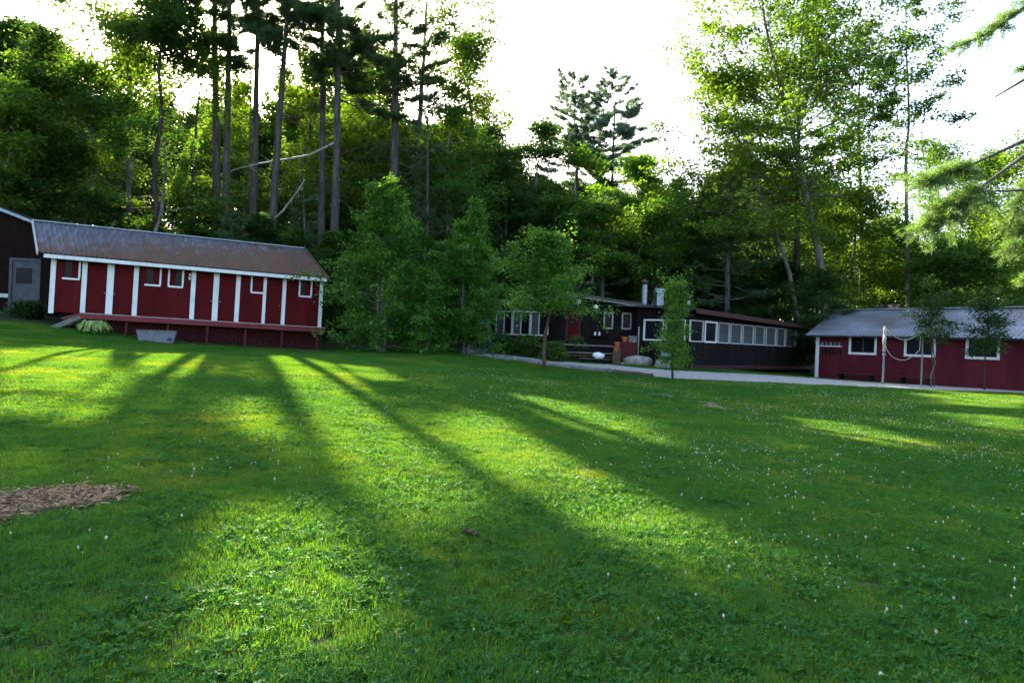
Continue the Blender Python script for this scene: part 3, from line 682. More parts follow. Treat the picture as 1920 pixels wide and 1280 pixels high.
# ================================================================== plum cabin on the right
A3 = at(1529, 706, 40.2); B3 = at(1920, 724, 31.6)
FP = Frame(A3, B3, 0, z=gz(*A3[:2])-.05)
def cabin():
    root = FP.root('cabin', 'plum red cabin with ribbed metal roof and white trimmed windows on the right', 'building')
    Lx = FP.len+5.5; DEP = 5.4
    ez = np.mean([FP.px(1560, 633, -.4)[1], FP.px(1900, 631, -.4)[1]]); top = ez+.1
    holes = []
    wz = np.mean([FP.px(1618, 664)[1], FP.px(1725, 665)[1], FP.px(1844, 665)[1]])
    for a, b in ((1595.5, 1640), (1700, 1750), (1816, 1870)): holes.append((FP.px(a, 650)[0], FP.px(b, 650)[0], wz, ez-.05))
    holes.append((FP.len+1.6, FP.len+3.6, wz, ez-.05))
    MB().wall(0, Lx, -.2, top, holes, 0, .13).build('front_wall', 'plum', root)
    for xw in (.002, Lx-.132): MB().box(xw, xw+.13, .132, DEP, -.2, top).build('end_wall', 'plum', root)
    MB().box(.134, Lx-.134, DEP-.13, DEP-.002, -.2, top).build('back_wall', 'plum', root)
    rz = np.mean([FP.px(1575, 584, DEP/2)[1], FP.px(1900, 575, DEP/2)[1]])
    for x in (.004, Lx-.126):
        mb = MB(); mb.add([(x, 0, top), (x, DEP, top), (x, DEP/2, rz-.08), (x+.12, 0, top), (x+.12, DEP, top), (x+.12, DEP/2, rz-.08)], [(0, 2, 1), (3, 4, 5), (0, 1, 4, 3), (1, 2, 5, 4), (2, 0, 3, 5)]); mb.build('gable', 'plum', root)
    for x0, x1, z0, z1 in holes:
        p = MB().box(x0+.003, x1-.003, .06, .07, z0+.003, z1).build('window', 'glass', root)
        MB().box(x0-.12, x1+.12, -.04, .03, z0-.12, z0+.004).build('sill', 'white', p)
        MB().box(x0-.118, x0+.005, -.03, .025, z0+.006, ez+.02).build('frame', 'white', p); MB().box(x1-.005, x1+.118, -.03, .025, z0+.006, ez+.02).build('frame', 'white', p)
        xm = (x0+x1)/2; MB().box(xm-.03, xm+.03, .03, .058, z0+.006, z1).build('mullion', 'roof_dark', p)
    MB().box(-.04, .17, -.035, -.002, -.1, ez+.02).build('corner_board', 'white', root)
    MB().box(-.037, -.002, -.002, .15, -.1, ez+.02).build('corner_board', 'white', root)
    # ribbed sheets
    ye = -.45; s = (rz-ez)/(DEP/2-ye); n = 26; x0 = -.45; ws = (Lx+.9)/n; rng = random.Random(5)
    for i in range(n):
        xa = x0+i*ws; prof = []
        for k in range(3):
            b = xa+ws*k/3; prof += [(b, 0), (b+.022, .034), (b+.06, .034), (b+.082, 0)]
        prof.append((xa+ws+.04, 0)); m = len(prof); lift = .008*(i % 2)
        vs = [(px_, yy, ez+.02+(yy-ye)*s+pz+lift) for yy in np.linspace(ye-rng.uniform(0, .02), DEP/2, 3) for px_, pz in prof]
        mb = MB(); mb.add(vs, [(r_*m+k, r_*m+k+1, (r_+1)*m+k+1, (r_+1)*m+k) for r_ in range(2) for k in range(m-1)])
        o = mb.build('roof_sheet', 'metal_roof', root); o.modifiers.new('thickness', 'SOLIDIFY').thickness = .006
    V = [(-.45, DEP/2, rz), (Lx+.45, DEP/2, rz), (Lx+.45, DEP+.45, ez), (-.45, DEP+.45, ez)]
    MB().add(V+[(x, y, z-.04) for x, y, z in V], [(0, 1, 2, 3), (7, 6, 5, 4), (0, 4, 5, 1), (1, 5, 6, 2), (2, 6, 7, 3), (3, 7, 4, 0)]).build('rear_roof', 'metal_roof', root)
    mb = MB(); mb.bar((-.46, DEP/2, rz+.05), (Lx+.46, DEP/2, rz+.05), .3, .05); mb.build('ridge_cap', 'galv', root)
    MB().box(-.44, Lx+.44, -.43, -.005, ez-.06, ez-.03).build('soffit', 'roof_dark', root)
    mb = MB(); mb.bar((-.47, ye, ez-.02), (-.47, DEP/2, rz-.03), .03, .14); mb.build('barge_board', 'roof_dark', root)
    # shelf of little pots with hooks underneath
    sx0, sz = FP.px(1540, 648); sx1, _ = FP.px(1580, 648)
    sh = MB().box(sx0, sx1, -.22, -.004, sz-.05, sz+.03).build('wall_shelf', 'white_dull', root)
    for k in range(5):
        x = sx0+(k+.5)*(sx1-sx0)/5; MB().lathe([(.05, 0), (.08, .1), (.09, .17), (.05, .18)], (x, -.11, sz+.031), 8).build('pot', 'stone_dark' if k % 2 else 'galv', sh)
    for k in range(6):
        x = sx0+(k+.5)*(sx1-sx0)/6.; MB().box(x-.025, x+.025, -.05, -.004, sz-.52, sz-.24).build('hook', 'brown', root)
    MB().box(sx0+.05, sx1-.05, -.03, -.004, sz-.2, sz-.12).build('hook_rail', 'brown_red', root)
cabin()
def bench(px0, px1, label):
    x0 = FP.px(px0, 710, -.6)[0]; x1 = FP.px(px1, 710, -.6)[0]; c = (x0+x1)/2; h = (x1-x0)/2
    p = FP.mat @ Vector((c, -.55, 0)); z = gz(p.x, p.y); r = thing('bench', label, 'bench', (p.x, p.y, z), FP.rz, 'low benches under the cabin windows')
    for k in range(3): MB().box(-h, h, -.2+k*.135, -.08+k*.135, .38, .42).build('seat_slat', 'brown_red', r)
    for s in (-1, 1):
        MB().box(s*(h-.2)-.05, s*(h-.2)+.05, -.19, .19, -.05, .379).build('leg', 'brown', r)
bench(1570, 1640, 'low dark bench under the leftmost window of the plum cabin')
bench(1685, 1750, 'low dark bench under the cabin window behind the net posts')

def shed():
    a = at(1598, 585, 52); b = at(1662, 582, 50); f = Frame(a, b, 0, z=gz(a[0], a[1]))
    root = f.root('shed', 'small dark roofed shed peeping over the plum cabin roof', 'building')
    L_ = f.len; zt = f.px(1630, 571, 1.5)[1]; ze = zt-1.1
    MB().box(0, L_, 0, .1, -.2, ze).box(0, L_, 3, 3.1, -.2, ze).build('wall', 'brown', root)
    for x in (.002, L_-.1):
        MB().add([(x, 0.1, -.2), (x, 3, -.2), (x, 3, ze), (x, 1.55, zt-.08), (x, .1, ze), (x+.09, .1, -.2), (x+.09, 3, -.2), (x+.09, 3, ze), (x+.09, 1.55, zt-.08), (x+.09, .1, ze)], [(4, 3, 2, 1, 0), (5, 6, 7, 8, 9)]+[(i, (i+1) % 5, (i+1) % 5+5, i+5) for i in range(5)]).build('gable', 'brown', root)
    for y0, y1 in ((-.4, 1.55), (3.5, 1.552)):
        V = [(-.3, y0, ze-.25), (L_+.3, y0, ze-.25), (L_+.3, y1, zt), (-.3, y1, zt)]
        MB().add(V+[(x, y, z-.06) for x, y, z in V], [(0, 1, 2, 3), (7, 6, 5, 4), (0, 4, 5, 1), (1, 5, 6, 2), (2, 6, 7, 3), (3, 7, 4, 0)]).build('roof', 'roof_dark', root)
    mb = MB(); mb.bar((L_+.32, -.4, ze-.25), (L_+.32, 1.55, zt), .03, .14); mb.bar((L_+.32, 3.5, ze-.25), (L_+.32, 1.56, zt), .03, .14); mb.build('barge_board', 'grey_wood', root)
shed()

# ================================================================== small things
def on_ground(px, py): return ground_at(px, py)
def net_posts():
    Yp = None
    b1 = at(1655, 723, 30.4); b2 = at(1727, 719, 31.4); b1[2] = gz(b1[0], b1[1]); b2[2] = gz(b2[0], b2[1])
    t1 = at(1657, 609, b1[1]); t2 = at(1728, 617, b2[1])
    r1 = thing('net_post', 'grey post wrapped with bundled pale net near the plum cabin', 'post', b1, 0, 'net posts')
    h1 = t1[2]-b1[2]
    MB().tube([(0, 0, -.2), (0, 0, h1*.62), (.01, 0, h1-.05)], [.045, .042, .035], 8).build('pole', 'steel_post', r1)
    rng = np.random.default_rng(8); mb = MB()
    for k in range(5):
        ph = k*1.26; z = np.linspace(h1*.54, h1*.98, 12)
        w_ = .015+.045*np.sin(np.clip((z-h1*.54)/(h1*.46), 0, 1)*math.pi)**.7*rng.uniform(.6, 1.2, 12)
        pts = [(math.cos(ph+zz*4)*ww, math.sin(ph+zz*4)*ww, zz) for zz, ww in zip(z, w_)]
        mb.tube(pts, list(.02*rng.uniform(.6, 1.3, 12)), 5)
    mb.tube([(-.02, -.05, h1*.83), (-.10, -.07, h1*.74), (-.08, -.07, h1*.66)], [.02, .03, .015], 6)
    mb.build('bundled_net', 'net', r1, smooth=True)
    for zz in (.50, .56): MB().lathe([(.06, 0), (.075, .02), (.075, .06), (.06, .08)], (0, 0, h1*zz), 10).build('clamp', 'galv', r1)
    r2 = thing('net_post', 'thin grey post holding the far ends of the net ropes', 'post', b2, 0, 'net posts')
    h2 = t2[2]-b2[2]
    MB().tube([(0, 0, -.2), (0, 0, h2)], [.04, .035], 8).build('pole', 'steel_post', r2)
    MB().lathe([(.04, 0), (.06, .03), (.06, .09), (.02, .12)], (0, 0, h2-.05), 8).build('post_cap', 'galv', r2)
    # brace pole leaning beside it
    c0 = at(1753, 719, 31.8); c0[2] = gz(c0[0], c0[1]); c1 = at(1743, 620, c0[1])
    MB().tube([(0, 0, -.1), tuple(c1-c0)], .03, 7).build('brace_pole', 'brown_wood', None, label='slanting brown pole standing beside the thin net post', cat='pole').location = c0
    def rope(name, label, pix):
        n = len(pix); Ys = np.linspace(b1[1], b2[1], n) if pix[0][0] < pix[-1][0]-20 else [b2[1]-.05]*n
        pts = [at(x, y, yy) for (x, y), yy in zip(pix, Ys)]; o = pts[0]
        P = np.array(pts)-o; tt = np.linspace(0, n-1, n*4); P = np.c_[[np.interp(tt, range(n), P[:, k]) for k in range(3)]].T
        ob = MB().tube([tuple(p) for p in P], .018, 5).build(name, 'rope', None, smooth=True, label=label, cat='rope', group='net ropes'); ob.location = o
    rope('net_rope', 'upper slack rope hanging between the two net posts', [(1662, 616), (1668, 622), (1675, 629), (1683, 634), (1692, 637), (1701, 637), (1710, 634), (1718, 629), (1726, 621)])
    rope('net_rope', 'lower slack rope hanging between the two net posts', [(1659, 645), (1663, 656), (1670, 666), (1678, 672), (1688, 675), (1697, 675), (1706, 671), (1716, 664), (1724, 656)])
    rope('net_rope', 'short rope end dangling down along the thin net post', [(1727, 622), (1726, 634), (1725, 646), (1724, 656)])
net_posts()

def rock(px0, px1, py0, py1, label, seed, name='boulder', mat='stone', cat='boulder', group=None, flat=.0):
    c = (px0+px1)/2; b = on_ground(c, py1); Wd = (px1-px0)*b[1]/F/2; H = (py1-py0)*b[1]/F
    rng = np.random.default_rng(seed); n1, n2 = 18, 10; mb = MB(); vs = []
    ph = rng.uniform(0, 6.28, 8)
    for i in range(n2+1):
        e = -1+2*i/n2
        for j in range(n1):
            t = 2*math.pi*j/n1; rr = (max(0, 1-abs(e)**2.6))**.42
            k = 1+.10*math.sin(2*t+ph[0])+.08*math.sin(3*t+ph[1]+e*2)+.05*math.sin(5*t+ph[2]-e*3)+rng.normal(0, .012)
            vs.append((Wd*rr*k*math.cos(t), Wd*.62*rr*k*math.sin(t), H*(.42+.55*e*(1+.10*math.sin(t*2+ph[3])))))
    fs = [(i*n1+j, i*n1+(j+1) % n1, (i+1)*n1+(j+1) % n1, (i+1)*n1+j) for i in range(n2) for j in range(n1)]
    mb.add(vs, fs); o = mb.build(name, mat, None, smooth=True, label=label, cat=cat, group=group); o.location = (b[0], b[1]+Wd*.3, b[2]); o.rotation_euler.z = rng.uniform(-.3, .3)
    return o
rock(1170, 1226, 666, 686, 'long flat topped pale boulder beside the gravel path', 1)
rock(1229, 1284, 671, 692, 'rounded grey boulder behind the sapling and the domed stand', 2)
rock(1153, 1162, 678, 683, 'small stone left of the long flat boulder', 3, 'stone', 'stone', 'stone')
rock(1163, 1172, 679, 684, 'small stone touching the foot of the long flat boulder', 4, 'stone', 'stone', 'stone')
rk = [(1133, 1151, 690, 698), (925, 940, 667, 674), (942, 962, 668, 676), (966, 984, 671, 678), (1012, 1030, 678, 687), (905, 921, 663, 669)]
lab = ['dark edging stone jutting from the middle of the path border', 'edging stone second from the left end of the path border', 'grey edging stone third from the left end of the path border', 'edging stone just left of the log by the young tree', 'edging stone by the foot of the young tree', 'leftmost edging stone under the right birch']
for i, (r_, l_) in enumerate(zip(rk, lab)): rock(*r_, l_, 20+i, 'edging_stone', 'stone_dark', 'stone', 'stones edging the path')
def log(p0, p1, rad, label, mat='grey_wood'):
    a = on_ground(*p0); b = on_ground(*p1); n = 7; rng = np.random.default_rng(int(p0[0]))
    P = [a+(b-a)*t for t in np.linspace(0, 1, n)]
    P = [np.array([p[0], p[1], gz(p[0], p[1])+rad*.55]) for p in P]; o = P[0].copy()
    ob = MB().tube([tuple(p-o+rng.normal(0, .012, 3)) for p in P], list(rad*rng.uniform(.85, 1.12, n)), 9).build('log', mat, None, label=label, cat='log', group='logs edging the path'); ob.location = o
log((985, 680), (1012, 685), .13, 'short grey log edging the path left of the young tree')
log((1032, 687), (1132, 698), .12, 'long grey log edging the path right of the young tree')
log((1150, 700), (1222, 708), .11, 'brown log edging the path below the long boulder', 'brown_wood')

def tub():
    Yb = 32.3; b = at(294, 636, Yb); b[2] = gz(b[0], Yb)
    r = thing('plastic_tub', 'grey white plastic tub with a blue mark under the bunkhouse deck', 'tub', (b[0], Yb, b[2]), FR.rz)
    w2 = 33*Yb/F; h = 21*Yb/F
    mb = MB()
    prof = [(w2*.86, .0), (w2*.97, h*.8), (w2, h*.82), (w2, h)]
    vs = []
    for x, z in prof: vs += [(-x, -.32, z), (x, -.32, z), (x, .32, z), (-x, .32, z)]
    mb.add(vs, [(3, 2, 1, 0), (12, 13, 14, 15)]+[(i*4+k, i*4+(k+1) % 4, i*4+4+(k+1) % 4, i*4+4+k) for i in range(3) for k in range(4)]); mb.build('body', 'tub', r)
    MB().box(-w2*1.02, w2*1.02, -.36, .36, h+.002, h+.05).build('lid', 'grey_wood', r)
    MB().box(-w2*.9, w2*.9, -.35, .3, -.06, .015).build('base', 'rim_red', r)
    mb = MB(); mb.add([(w2*.50, -.335, h*.18), (w2*.88, -.335, h*.2), (w2*.72, -.335, h*.5), (w2*.62, -.335, h*.52), (w2*.50, -.325, h*.18), (w2*.88, -.325, h*.2), (w2*.72, -.325, h*.5), (w2*.62, -.325, h*.52)], [(0, 1, 2, 3), (7, 6, 5, 4), (0, 4, 5, 1), (1, 5, 6, 2), (2, 6, 7, 3), (3, 7, 4, 0)]); mb.build('mark', 'navy', r)
tub()

def stand():
    b = on_ground(1248, 692); h = (692-660)*b[1]/F
    r = thing('domed_stand', 'dark stand with shiny domed lid in front of the rounded boulder', 'grill', b)
    for k in range(3):
        t = k*2.09+.5; MB().tube([(.28*math.cos(t), .28*math.sin(t), -.03), (.1*math.cos(t), .1*math.sin(t), h*.62)], .018, 6).build('leg', 'dark_metal', r)
    MB().lathe([(.04, -.16), (.17, -.12), (.25, -.04), (.27, .0)], (0, 0, h*.74), 18).build('bowl', 'dark_metal', r, smooth=True)
    l = MB().lathe([(.275, 0), (.265, .06), (.2, .15), (.1, .2), (.03, .215)], (0, 0, h*.74+.005), 18).build('lid', 'galv', r, smooth=True)
    MB().tube([(-.05, 0, h*.74+.21), (-.04, 0, h*.74+.26), (.04, 0, h*.74+.26), (.05, 0, h*.74+.21)], .012, 6).build('handle', 'dark_metal', l)
stand()

def clutter():
    Y = 35.0
    def place(o, p): o.location = p
    p = at(1122, 672, 34.6); rng = np.random.default_rng(6); mb = MB(); vs = []; n1, n2 = 14, 8; Wd, H = 11*34.6/F, 11.5*34.6/F
    for i in range(n2+1):
        e = i/n2
        for j in range(n1):
            t = 6.283*j/n1; rr = math.sin(math.pi*min(.97, .12+e*.85))**.6*(1+rng.normal(0, .09)); vs.append((Wd*rr*math.cos(t), Wd*.7*rr*math.sin(t), H*e*(1+rng.normal(0, .06))))
    mb.add(vs, [(i*n1+j, i*n1+(j+1) % n1, (i+1)*n1+(j+1) % n1, (i+1)*n1+j) for i in range(n2) for j in range(n1)]+[tuple(range(n1-1, -1, -1)), tuple(n2*n1+j for j in range(n1))])
    o = mb.build('plastic_bag', 'bag', None, smooth=True, label='crumpled white plastic bag on a bench before the lodge deck', cat='bag'); place(o, p)
    # the bench it stands on
    g = gz(p[0], p[1]); hb = p[2]-g-.002
    r = thing('plank_bench', 'rough plank bench carrying the white plastic bag', 'bench', (p[0], p[1], g))
    MB().box(-1.0, .55, -.2, .2, hb-.05, hb).build('plank', 'brown_wood', r)
    for x in (-.8, .35): MB().box(x-.06, x+.06, -.16, .16, -.05, hb-.052).build('leg', 'brown', r)
    for x, nm, mt, lb in ((1115.5, 'jar', 'white', 'left of two small white jars on the lodge wall shelf'), (1123.5, 'jar', 'white', 'right of two small white jars on the lodge wall shelf')):
        p = at(x, 629, 37.88); o = MB().lathe([(.05, 0), (.065, .02), (.065, .15), (.045, .18), (.045, .21)], (0, 0, 0), 10).build(nm, mt, None, label=lb, cat='jar', group='jars on the wall shelf'); place(o, p)
    p = at(1119.5, 629.4, 37.88); r = MB().box(-.35, .35, -.1, .14, -.05, -.003).build('wall_shelf', 'brown', None, label='short dark shelf under the two white jars', cat='shelf'); place(r, p)
    r.location = (p[0], p[1], p[2])
    # dark counter beside the deck with pots on it
    FD = at(1172, 664, 35.6); g = gz(FD[0], FD[1]); zt = at(1172, 641, 35.6)[2]
    r = thing('counter', 'dark red brown wooden counter between the deck and the pale pole', 'counter', (FD[0], FD[1], g))
    for k in range(5): MB().box(-.55+k*.225, -.335+k*.225, -.02, .03, -.1, zt-g-.06).build('board', 'red_dark', r)
    MB().box(-.62, .62, -.08, .45, zt-g-.055, zt-g).build('top', 'brown_red', r)
    MB().box(-.55, .55, .035, .4, -.1, zt-g-.06).build('body', 'brown', r)
    o = MB().lathe([(.10, 0), (.14, .2), (.165, .21), (.165, .27), (.13, .27)], (0, 0, 0), 12).build('flower_pot', 'orange', None, label='orange clay pot standing on the dark counter', cat='pot', group='orange pots'); place(o, (FD[0]-.02, FD[1]+.15, zt+.002))
    o = MB().box(-.2, .2, -.15, .15, 0, .3).box(-.22, .22, -.17, .17, .302, .34).build('crate', 'stone_dark', None, label='grey box with lid beside the orange pot on the counter', cat='box'); place(o, (FD[0]+.38, FD[1]+.18, zt+.002))
    for (x, y, Yd, s, lb) in ((1157, 650, 35.0, 1.1, 'orange clay pot at the right end of the deck rails'), (1155, 659, 34.8, .9, 'smaller orange pot below the deck end pot')):
        p = at(x, y, Yd); g = gz(p[0], p[1]); ht = p[2]-g
        r = MB().box(-.17, .17, -.17, .17, -.08, ht-.003).build('pedestal', 'brown_wood', None, label='wooden block under the '+lb, cat='block'); place(r, (p[0], p[1], g))
        o = MB().lathe([(.09*s, 0), (.13*s, .16*s), (.15*s, .17*s), (.15*s, .22*s), (.12*s, .22*s)], (0, 0, 0), 12).build('flower_pot', 'orange', None, label=lb, cat='pot', group='orange pots'); place(o, p)
    # blue tarp heap glimpsed behind the birches
    b = at(906, 625, 39.5); g = gz(b[0], b[1]); rng = np.random.default_rng(3); mb = MB(); vs = []; n1, n2 = 16, 8
    H = at(906, 592, 39.5)[2]-g
    for i in range(n2+1):
        e = i/n2
        for j in range(n1):
            t = 6.283*j/n1; c, s = math.cos(t), math.sin(t); q = (1-.5*e**2.5)*(1+rng.normal(0, .05)); vs.append((.55*q*np.sign(c)*abs(c)**.6, .9*q*np.sign(s)*abs(s)**.6, H*e+rng.normal(0, .03)))
    mb.add(vs, [(i*n1+j, i*n1+(j+1) % n1, (i+1)*n1+(j+1) % n1, (i+1)*n1+j) for i in range(n2) for j in range(n1)]+[tuple(n2*n1+j for j in range(n1))])
    o = mb.build('tarp_heap', 'blue', None, label='blue tarp covered heap glimpsed behind the right birch', cat='tarp'); place(o, (b[0], b[1], g-.05))
clutter()
# ================================================================== vegetation
def norm(v): return v/np.linalg.norm(v)
def grow(p, d, L, n, rng, wob=.12, up=0.0):
    pts = [np.array(p, float)]; d = norm(np.array(d, float))
    for i in range(n):
        d = norm(d + rng.normal(0, wob, 3) + np.array([0, 0, up])); pts.append(pts[-1] + d*L/n)
    return pts
def ipt(pts, t):
    k = (len(pts)-1)*min(max(t, 0), 1); i = min(int(k), len(pts)-2); f = k-i; return pts[i]*(1-f)+pts[i+1]*f
def leaves(C, k, sig, size, rng, flat=.55, upb=.5, tsig=.18, cull=.995, near=None):
    """k diamond leaves round every cluster centre in C; light and dark clumps come from the tint of each cluster"""
    C = np.asarray(C)
    if cull and len(C):
        sh = shades_lane(C); keep = ~sh | (rng.random(len(C)) > cull); C = C[keep]
    n = len(C)*k
    P = np.repeat(C, k, 0) + rng.normal(0, 1, (n, 3))*np.array([sig, sig, sig*flat])
    if cull:
        sh = shades_lane(P, .1); keep = ~sh | (rng.random(n) > cull)
    else: keep = np.ones(n, bool)
    tint = np.clip(np.repeat(rng.normal(.5, .22, len(C)), k) + rng.normal(0, tsig, n), 0, 1)
    P, tint = P[keep], tint[keep]; n = len(P)
    nr = rng.normal(0, 1, (n, 3)); nr[:, 2] = np.abs(nr[:, 2])+upb; nr /= np.linalg.norm(nr, axis=1)[:, None]
    d = np.cross(nr, rng.normal(0, 1, (n, 3))); d /= np.linalg.norm(d, axis=1)[:, None]; s = np.cross(nr, d)
    l = size*rng.uniform(.6, 1.25, n)[:, None]; wd = l*rng.uniform(.42, .62, n)[:, None]
    V = np.stack([P-d*l, P+s*wd-d*l*.15, P+d*l, P-s*wd-d*l*.15], 1).reshape(-1, 3)
    return V, np.arange(n*4).reshape(n, 4), tint
def needles(C, D, rng, k=9, ln=.2, wd=.022, cull=.995, tsig=.15):
    """tufts of needles: k thin triangles fanning round direction D at every C"""
    C = np.asarray(C); D = np.asarray(D)
    if cull:
        sh = shades_lane(C, .42); keep = ~sh | (rng.random(len(C)) > cull); C, D = C[keep], D[keep]
    n = len(C)*k
    P = np.repeat(C, k, 0); d = np.repeat(D, k, 0) + rng.normal(0, .62, (n, 3)); d /= np.linalg.norm(d, axis=1)[:, None]
    s = np.cross(d, rng.normal(0, 1, (n, 3))); s /= np.linalg.norm(s, axis=1)[:, None]
    P = P + rng.normal(0, .05, (n, 3)); l = ln*rng.uniform(.7, 1.3, n)[:, None]
    V = np.stack([P-s*wd, P+s*wd, P+d*l], 1).reshape(-1, 3)
    tint = np.clip(np.repeat(rng.normal(.5, .22, len(C)), k)+rng.normal(0, tsig, n), 0, 1)
    return V, np.arange(n*3).reshape(n, 3), tint
def finish_tree(name, label, cat, base, wood, bark, foliage, mat, group=None, trunk_name='trunk'):
    r = thing(name, label, cat, tuple(base), 0, group)
    b = np.array(base)
    wood.v = [(x-b[0], y-b[1], z-b[2]) for x, y, z in wood.v]
    wood.build(trunk_name, bark, r, smooth=True)
    V, Fc, t = foliage
    put(bpy.data.objects.new('crown', np_mesh('crown', V-b, Fc, [mat], t)), r)
    return r
def add_twigs(wood, TW, cull):
    if cull > .7 and TW:
        E = [np.array([ipt(t[0], f) for t in TW]) for f in (.33, .66, 1.0)]; sh = shades_lane(E[0], .15) | shades_lane(E[1], .15) | shades_lane(E[2], .15)
    else: sh = np.zeros(len(TW), bool)
    for t, s_ in zip(TW, sh):
        if not s_: wood.tube(t[0], t[1], t[2], cap=False)
def broad(name, label, trunk, r0, t0, nl, prof, el=(.2, 1.1), nsub=6, ncl=3, k=14, sig=.35, size=.13, mat='maple', bark='bark_grey', seed=0, cat='tree', group=None, cull=.995, up=.03, flat=.34, extra=None, upb=.9, sub=(.28, .5)):
    rng = np.random.default_rng(seed); trunk = [np.array(p, float) for p in trunk]; wood = MB()
    tt = np.linspace(0, 1, 14); rad = r0*np.maximum(1-tt, .0)**.8*.97+.015; rad[0] *= 1.25
    tp = [ipt(trunk, t) for t in tt]; tp[0] = tp[0]-np.array([0, 0, .3])
    wood.tube(tp, list(rad), 8)
    C = []; TW = []; Lmax = max(prof(x) for x in np.linspace(0, 1, 30))
    for i in range(nl):
        f = (i+rng.random())/nl; t = t0+(1-t0)*f
        p = ipt(trunk, t); az = i*2.4+rng.normal(0, .5); e = el[0]+(el[1]-el[0])*f+rng.normal(0, .14)
        L = prof(f)*rng.uniform(.5, 1.3)
        d = np.array([math.cos(az)*math.cos(e), math.sin(az)*math.cos(e), math.sin(e)])
        pts = grow(p, d, L, 6, rng, .13, up)
        r1 = max(.018, r0*(1-t)**.8*.42); TW.append((pts, list(np.linspace(r1, .008, 7)), 5))
        for j in range(max(2, int(nsub*(.15+1.0*L/Lmax)))):
            g = rng.uniform(.28, 1.0); q = ipt(pts, g)
            d2 = norm(d+rng.normal(0, .65, 3)*np.array([1, 1, .55])); l2 = L*rng.uniform(*sub)*(1.15-g*.5)
            p2 = grow(q, d2, l2, 3, rng, .18, up)
            TW.append((p2, list(np.linspace(max(.008, r1*.35), .005, 4)), 3))
            for c in range(ncl): C.append(ipt(p2, rng.uniform(.25, 1.05)))
    if extra is not None: C += [np.array(c) for c in extra(rng)]
    add_twigs(wood, TW, cull)
    fol = leaves(C, k, sig, size, rng, flat=flat, cull=cull, upb=upb)
    return finish_tree(name, label, cat, trunk[0], wood, bark, fol, mat, group)
def up_trunk(px, Y, top_py, rng, lean=0.0, wob=.25, n=7):
    x = at(px, 620, Y)[0]; z0 = gz(x, Y); zt = at(px, top_py, Y)[2]
    return [np.array([x+lean*i/n*(zt-z0)+(rng.normal(0, wob)*(i > 0)), Y+rng.normal(0, wob)*(i > 0), z0+(zt-z0)*i/n]) for i in range(n+1)]
def egg(R_, low=.55, peak=.35):
    def f(t):
        if t < peak: return R_*(low+(1-low)*math.sin(t/peak*math.pi/2))
        return R_*max(.18, math.cos((t-peak)/(1-peak)*math.pi/2)**.75)
    return f
def cone(R_): return lambda t: R_*max(.1, (1-t)**.8)
def px_broad(name, label, px, Y, top, bot, radpx, seed, nl=26, k=14, r0=None, lean=0.0, dens=1.0, shape=None, **kw):
    rng = np.random.default_rng(seed+500); tr = up_trunk(px, Y, top, rng, lean)
    H = tr[-1][2]-tr[0][2]; zb = at(px, bot, Y)[2]; t0 = min(.75, max(.06, (zb-tr[0][2])/H)); R_ = radpx*1.22*Y/F
    return broad(name, label, tr, r0 or .011*H+.03, t0, int(nl*dens), (shape or egg)(R_), k=k, seed=seed, **kw)

def pine(name, label, trunk, r0, t0, R_, nl, seed, dead=0, mat='pine', k=9, ln=.2, wd=.022, cull=.995, tufts=1.0, cat='pine tree', group=None, prof=None, limb_el=(.0, .5), step=.22, bark='bark_pine', deadrange=(.35, .65)):
    rng = np.random.default_rng(seed); trunk = [np.array(p, float) for p in trunk]; wood = MB()
    tt = np.linspace(0, 1, 16); rad = r0*(1-tt*.93)**.9; rad[0] *= 1.2
    tp = [ipt(trunk, t) for t in tt]; tp[0] = tp[0]-np.array([0, 0, .3]); wood.tube(tp, list(rad), 10)
    C, D, TW = [], [], []
    for i in range(dead):
        t = rng.uniform(*deadrange); p = ipt(trunk, t); az = rng.uniform(0, 6.28); e = rng.uniform(-.25, .35)
        pts = grow(p, (math.cos(az), math.sin(az), e), rng.uniform(.8, 4.2), 5, rng, .2, .0); TW.append((pts, list(np.linspace(.045, .008, 6)), 4))
    prof = prof or (lambda f: R_*max(.15, (1-f)**.7)*(.75+.25*math.sin(f*9)))
    for i in range(nl):
        f = (i+rng.random()*.7)/nl; f = round(f*nl/4)*4/nl*.6+f*.4       # loose whorls
        t = min(.985, t0+(1-t0)*f); p = ipt(trunk, t); az = i*2.4+rng.normal(0, .45); e = limb_el[0]+(limb_el[1]-limb_el[0])*f+rng.normal(0, .1)
        L = prof(f)*rng.uniform(.55, 1.2); d = np.array([math.cos(az)*math.cos(e), math.sin(az)*math.cos(e), math.sin(e)])
        pts = grow(p, d, L, 6, rng, .10, .045); r1 = max(.02, r0*(1-t)*.34); TW.append((pts, list(np.linspace(r1, .01, 7)), 5))
        m = max(4, int(L/step*2.0*tufts))
        for j in range(m):
            g = rng.uniform(.32, 1.02)**.8; q = ipt(pts, g); side = rng.choice([-1, 1])
            d2 = norm(d*.7+side*np.cross(d, [0, 0, 1])*rng.uniform(.3, 1.1)+np.array([0, 0, rng.uniform(-.05, .3)])); l2 = L*.30*(1.25-g)*rng.uniform(.5, 1.2)+.18
            TW.append(([q, q+d2*l2], [.012, .005], 3))
            for s in np.arange(.15, l2+.1, step*.62): C.append(q+d2*s+rng.normal(0, .05, 3)); D.append(norm(d2+np.array([0, 0, .25])))
    add_twigs(wood, TW, cull)
    fol = needles(C, D, rng, k, ln, wd, cull)
    return finish_tree(name, label, cat, trunk[0], wood, bark, fol, mat, group)
def px_line(pts, Y):
    """a trunk given by photograph pixels at distance Y, rooted on the ground"""
    P = [at(x, y, Y) for x, y in pts]; P[0][2] = gz(P[0][0], P[0][1]); return P

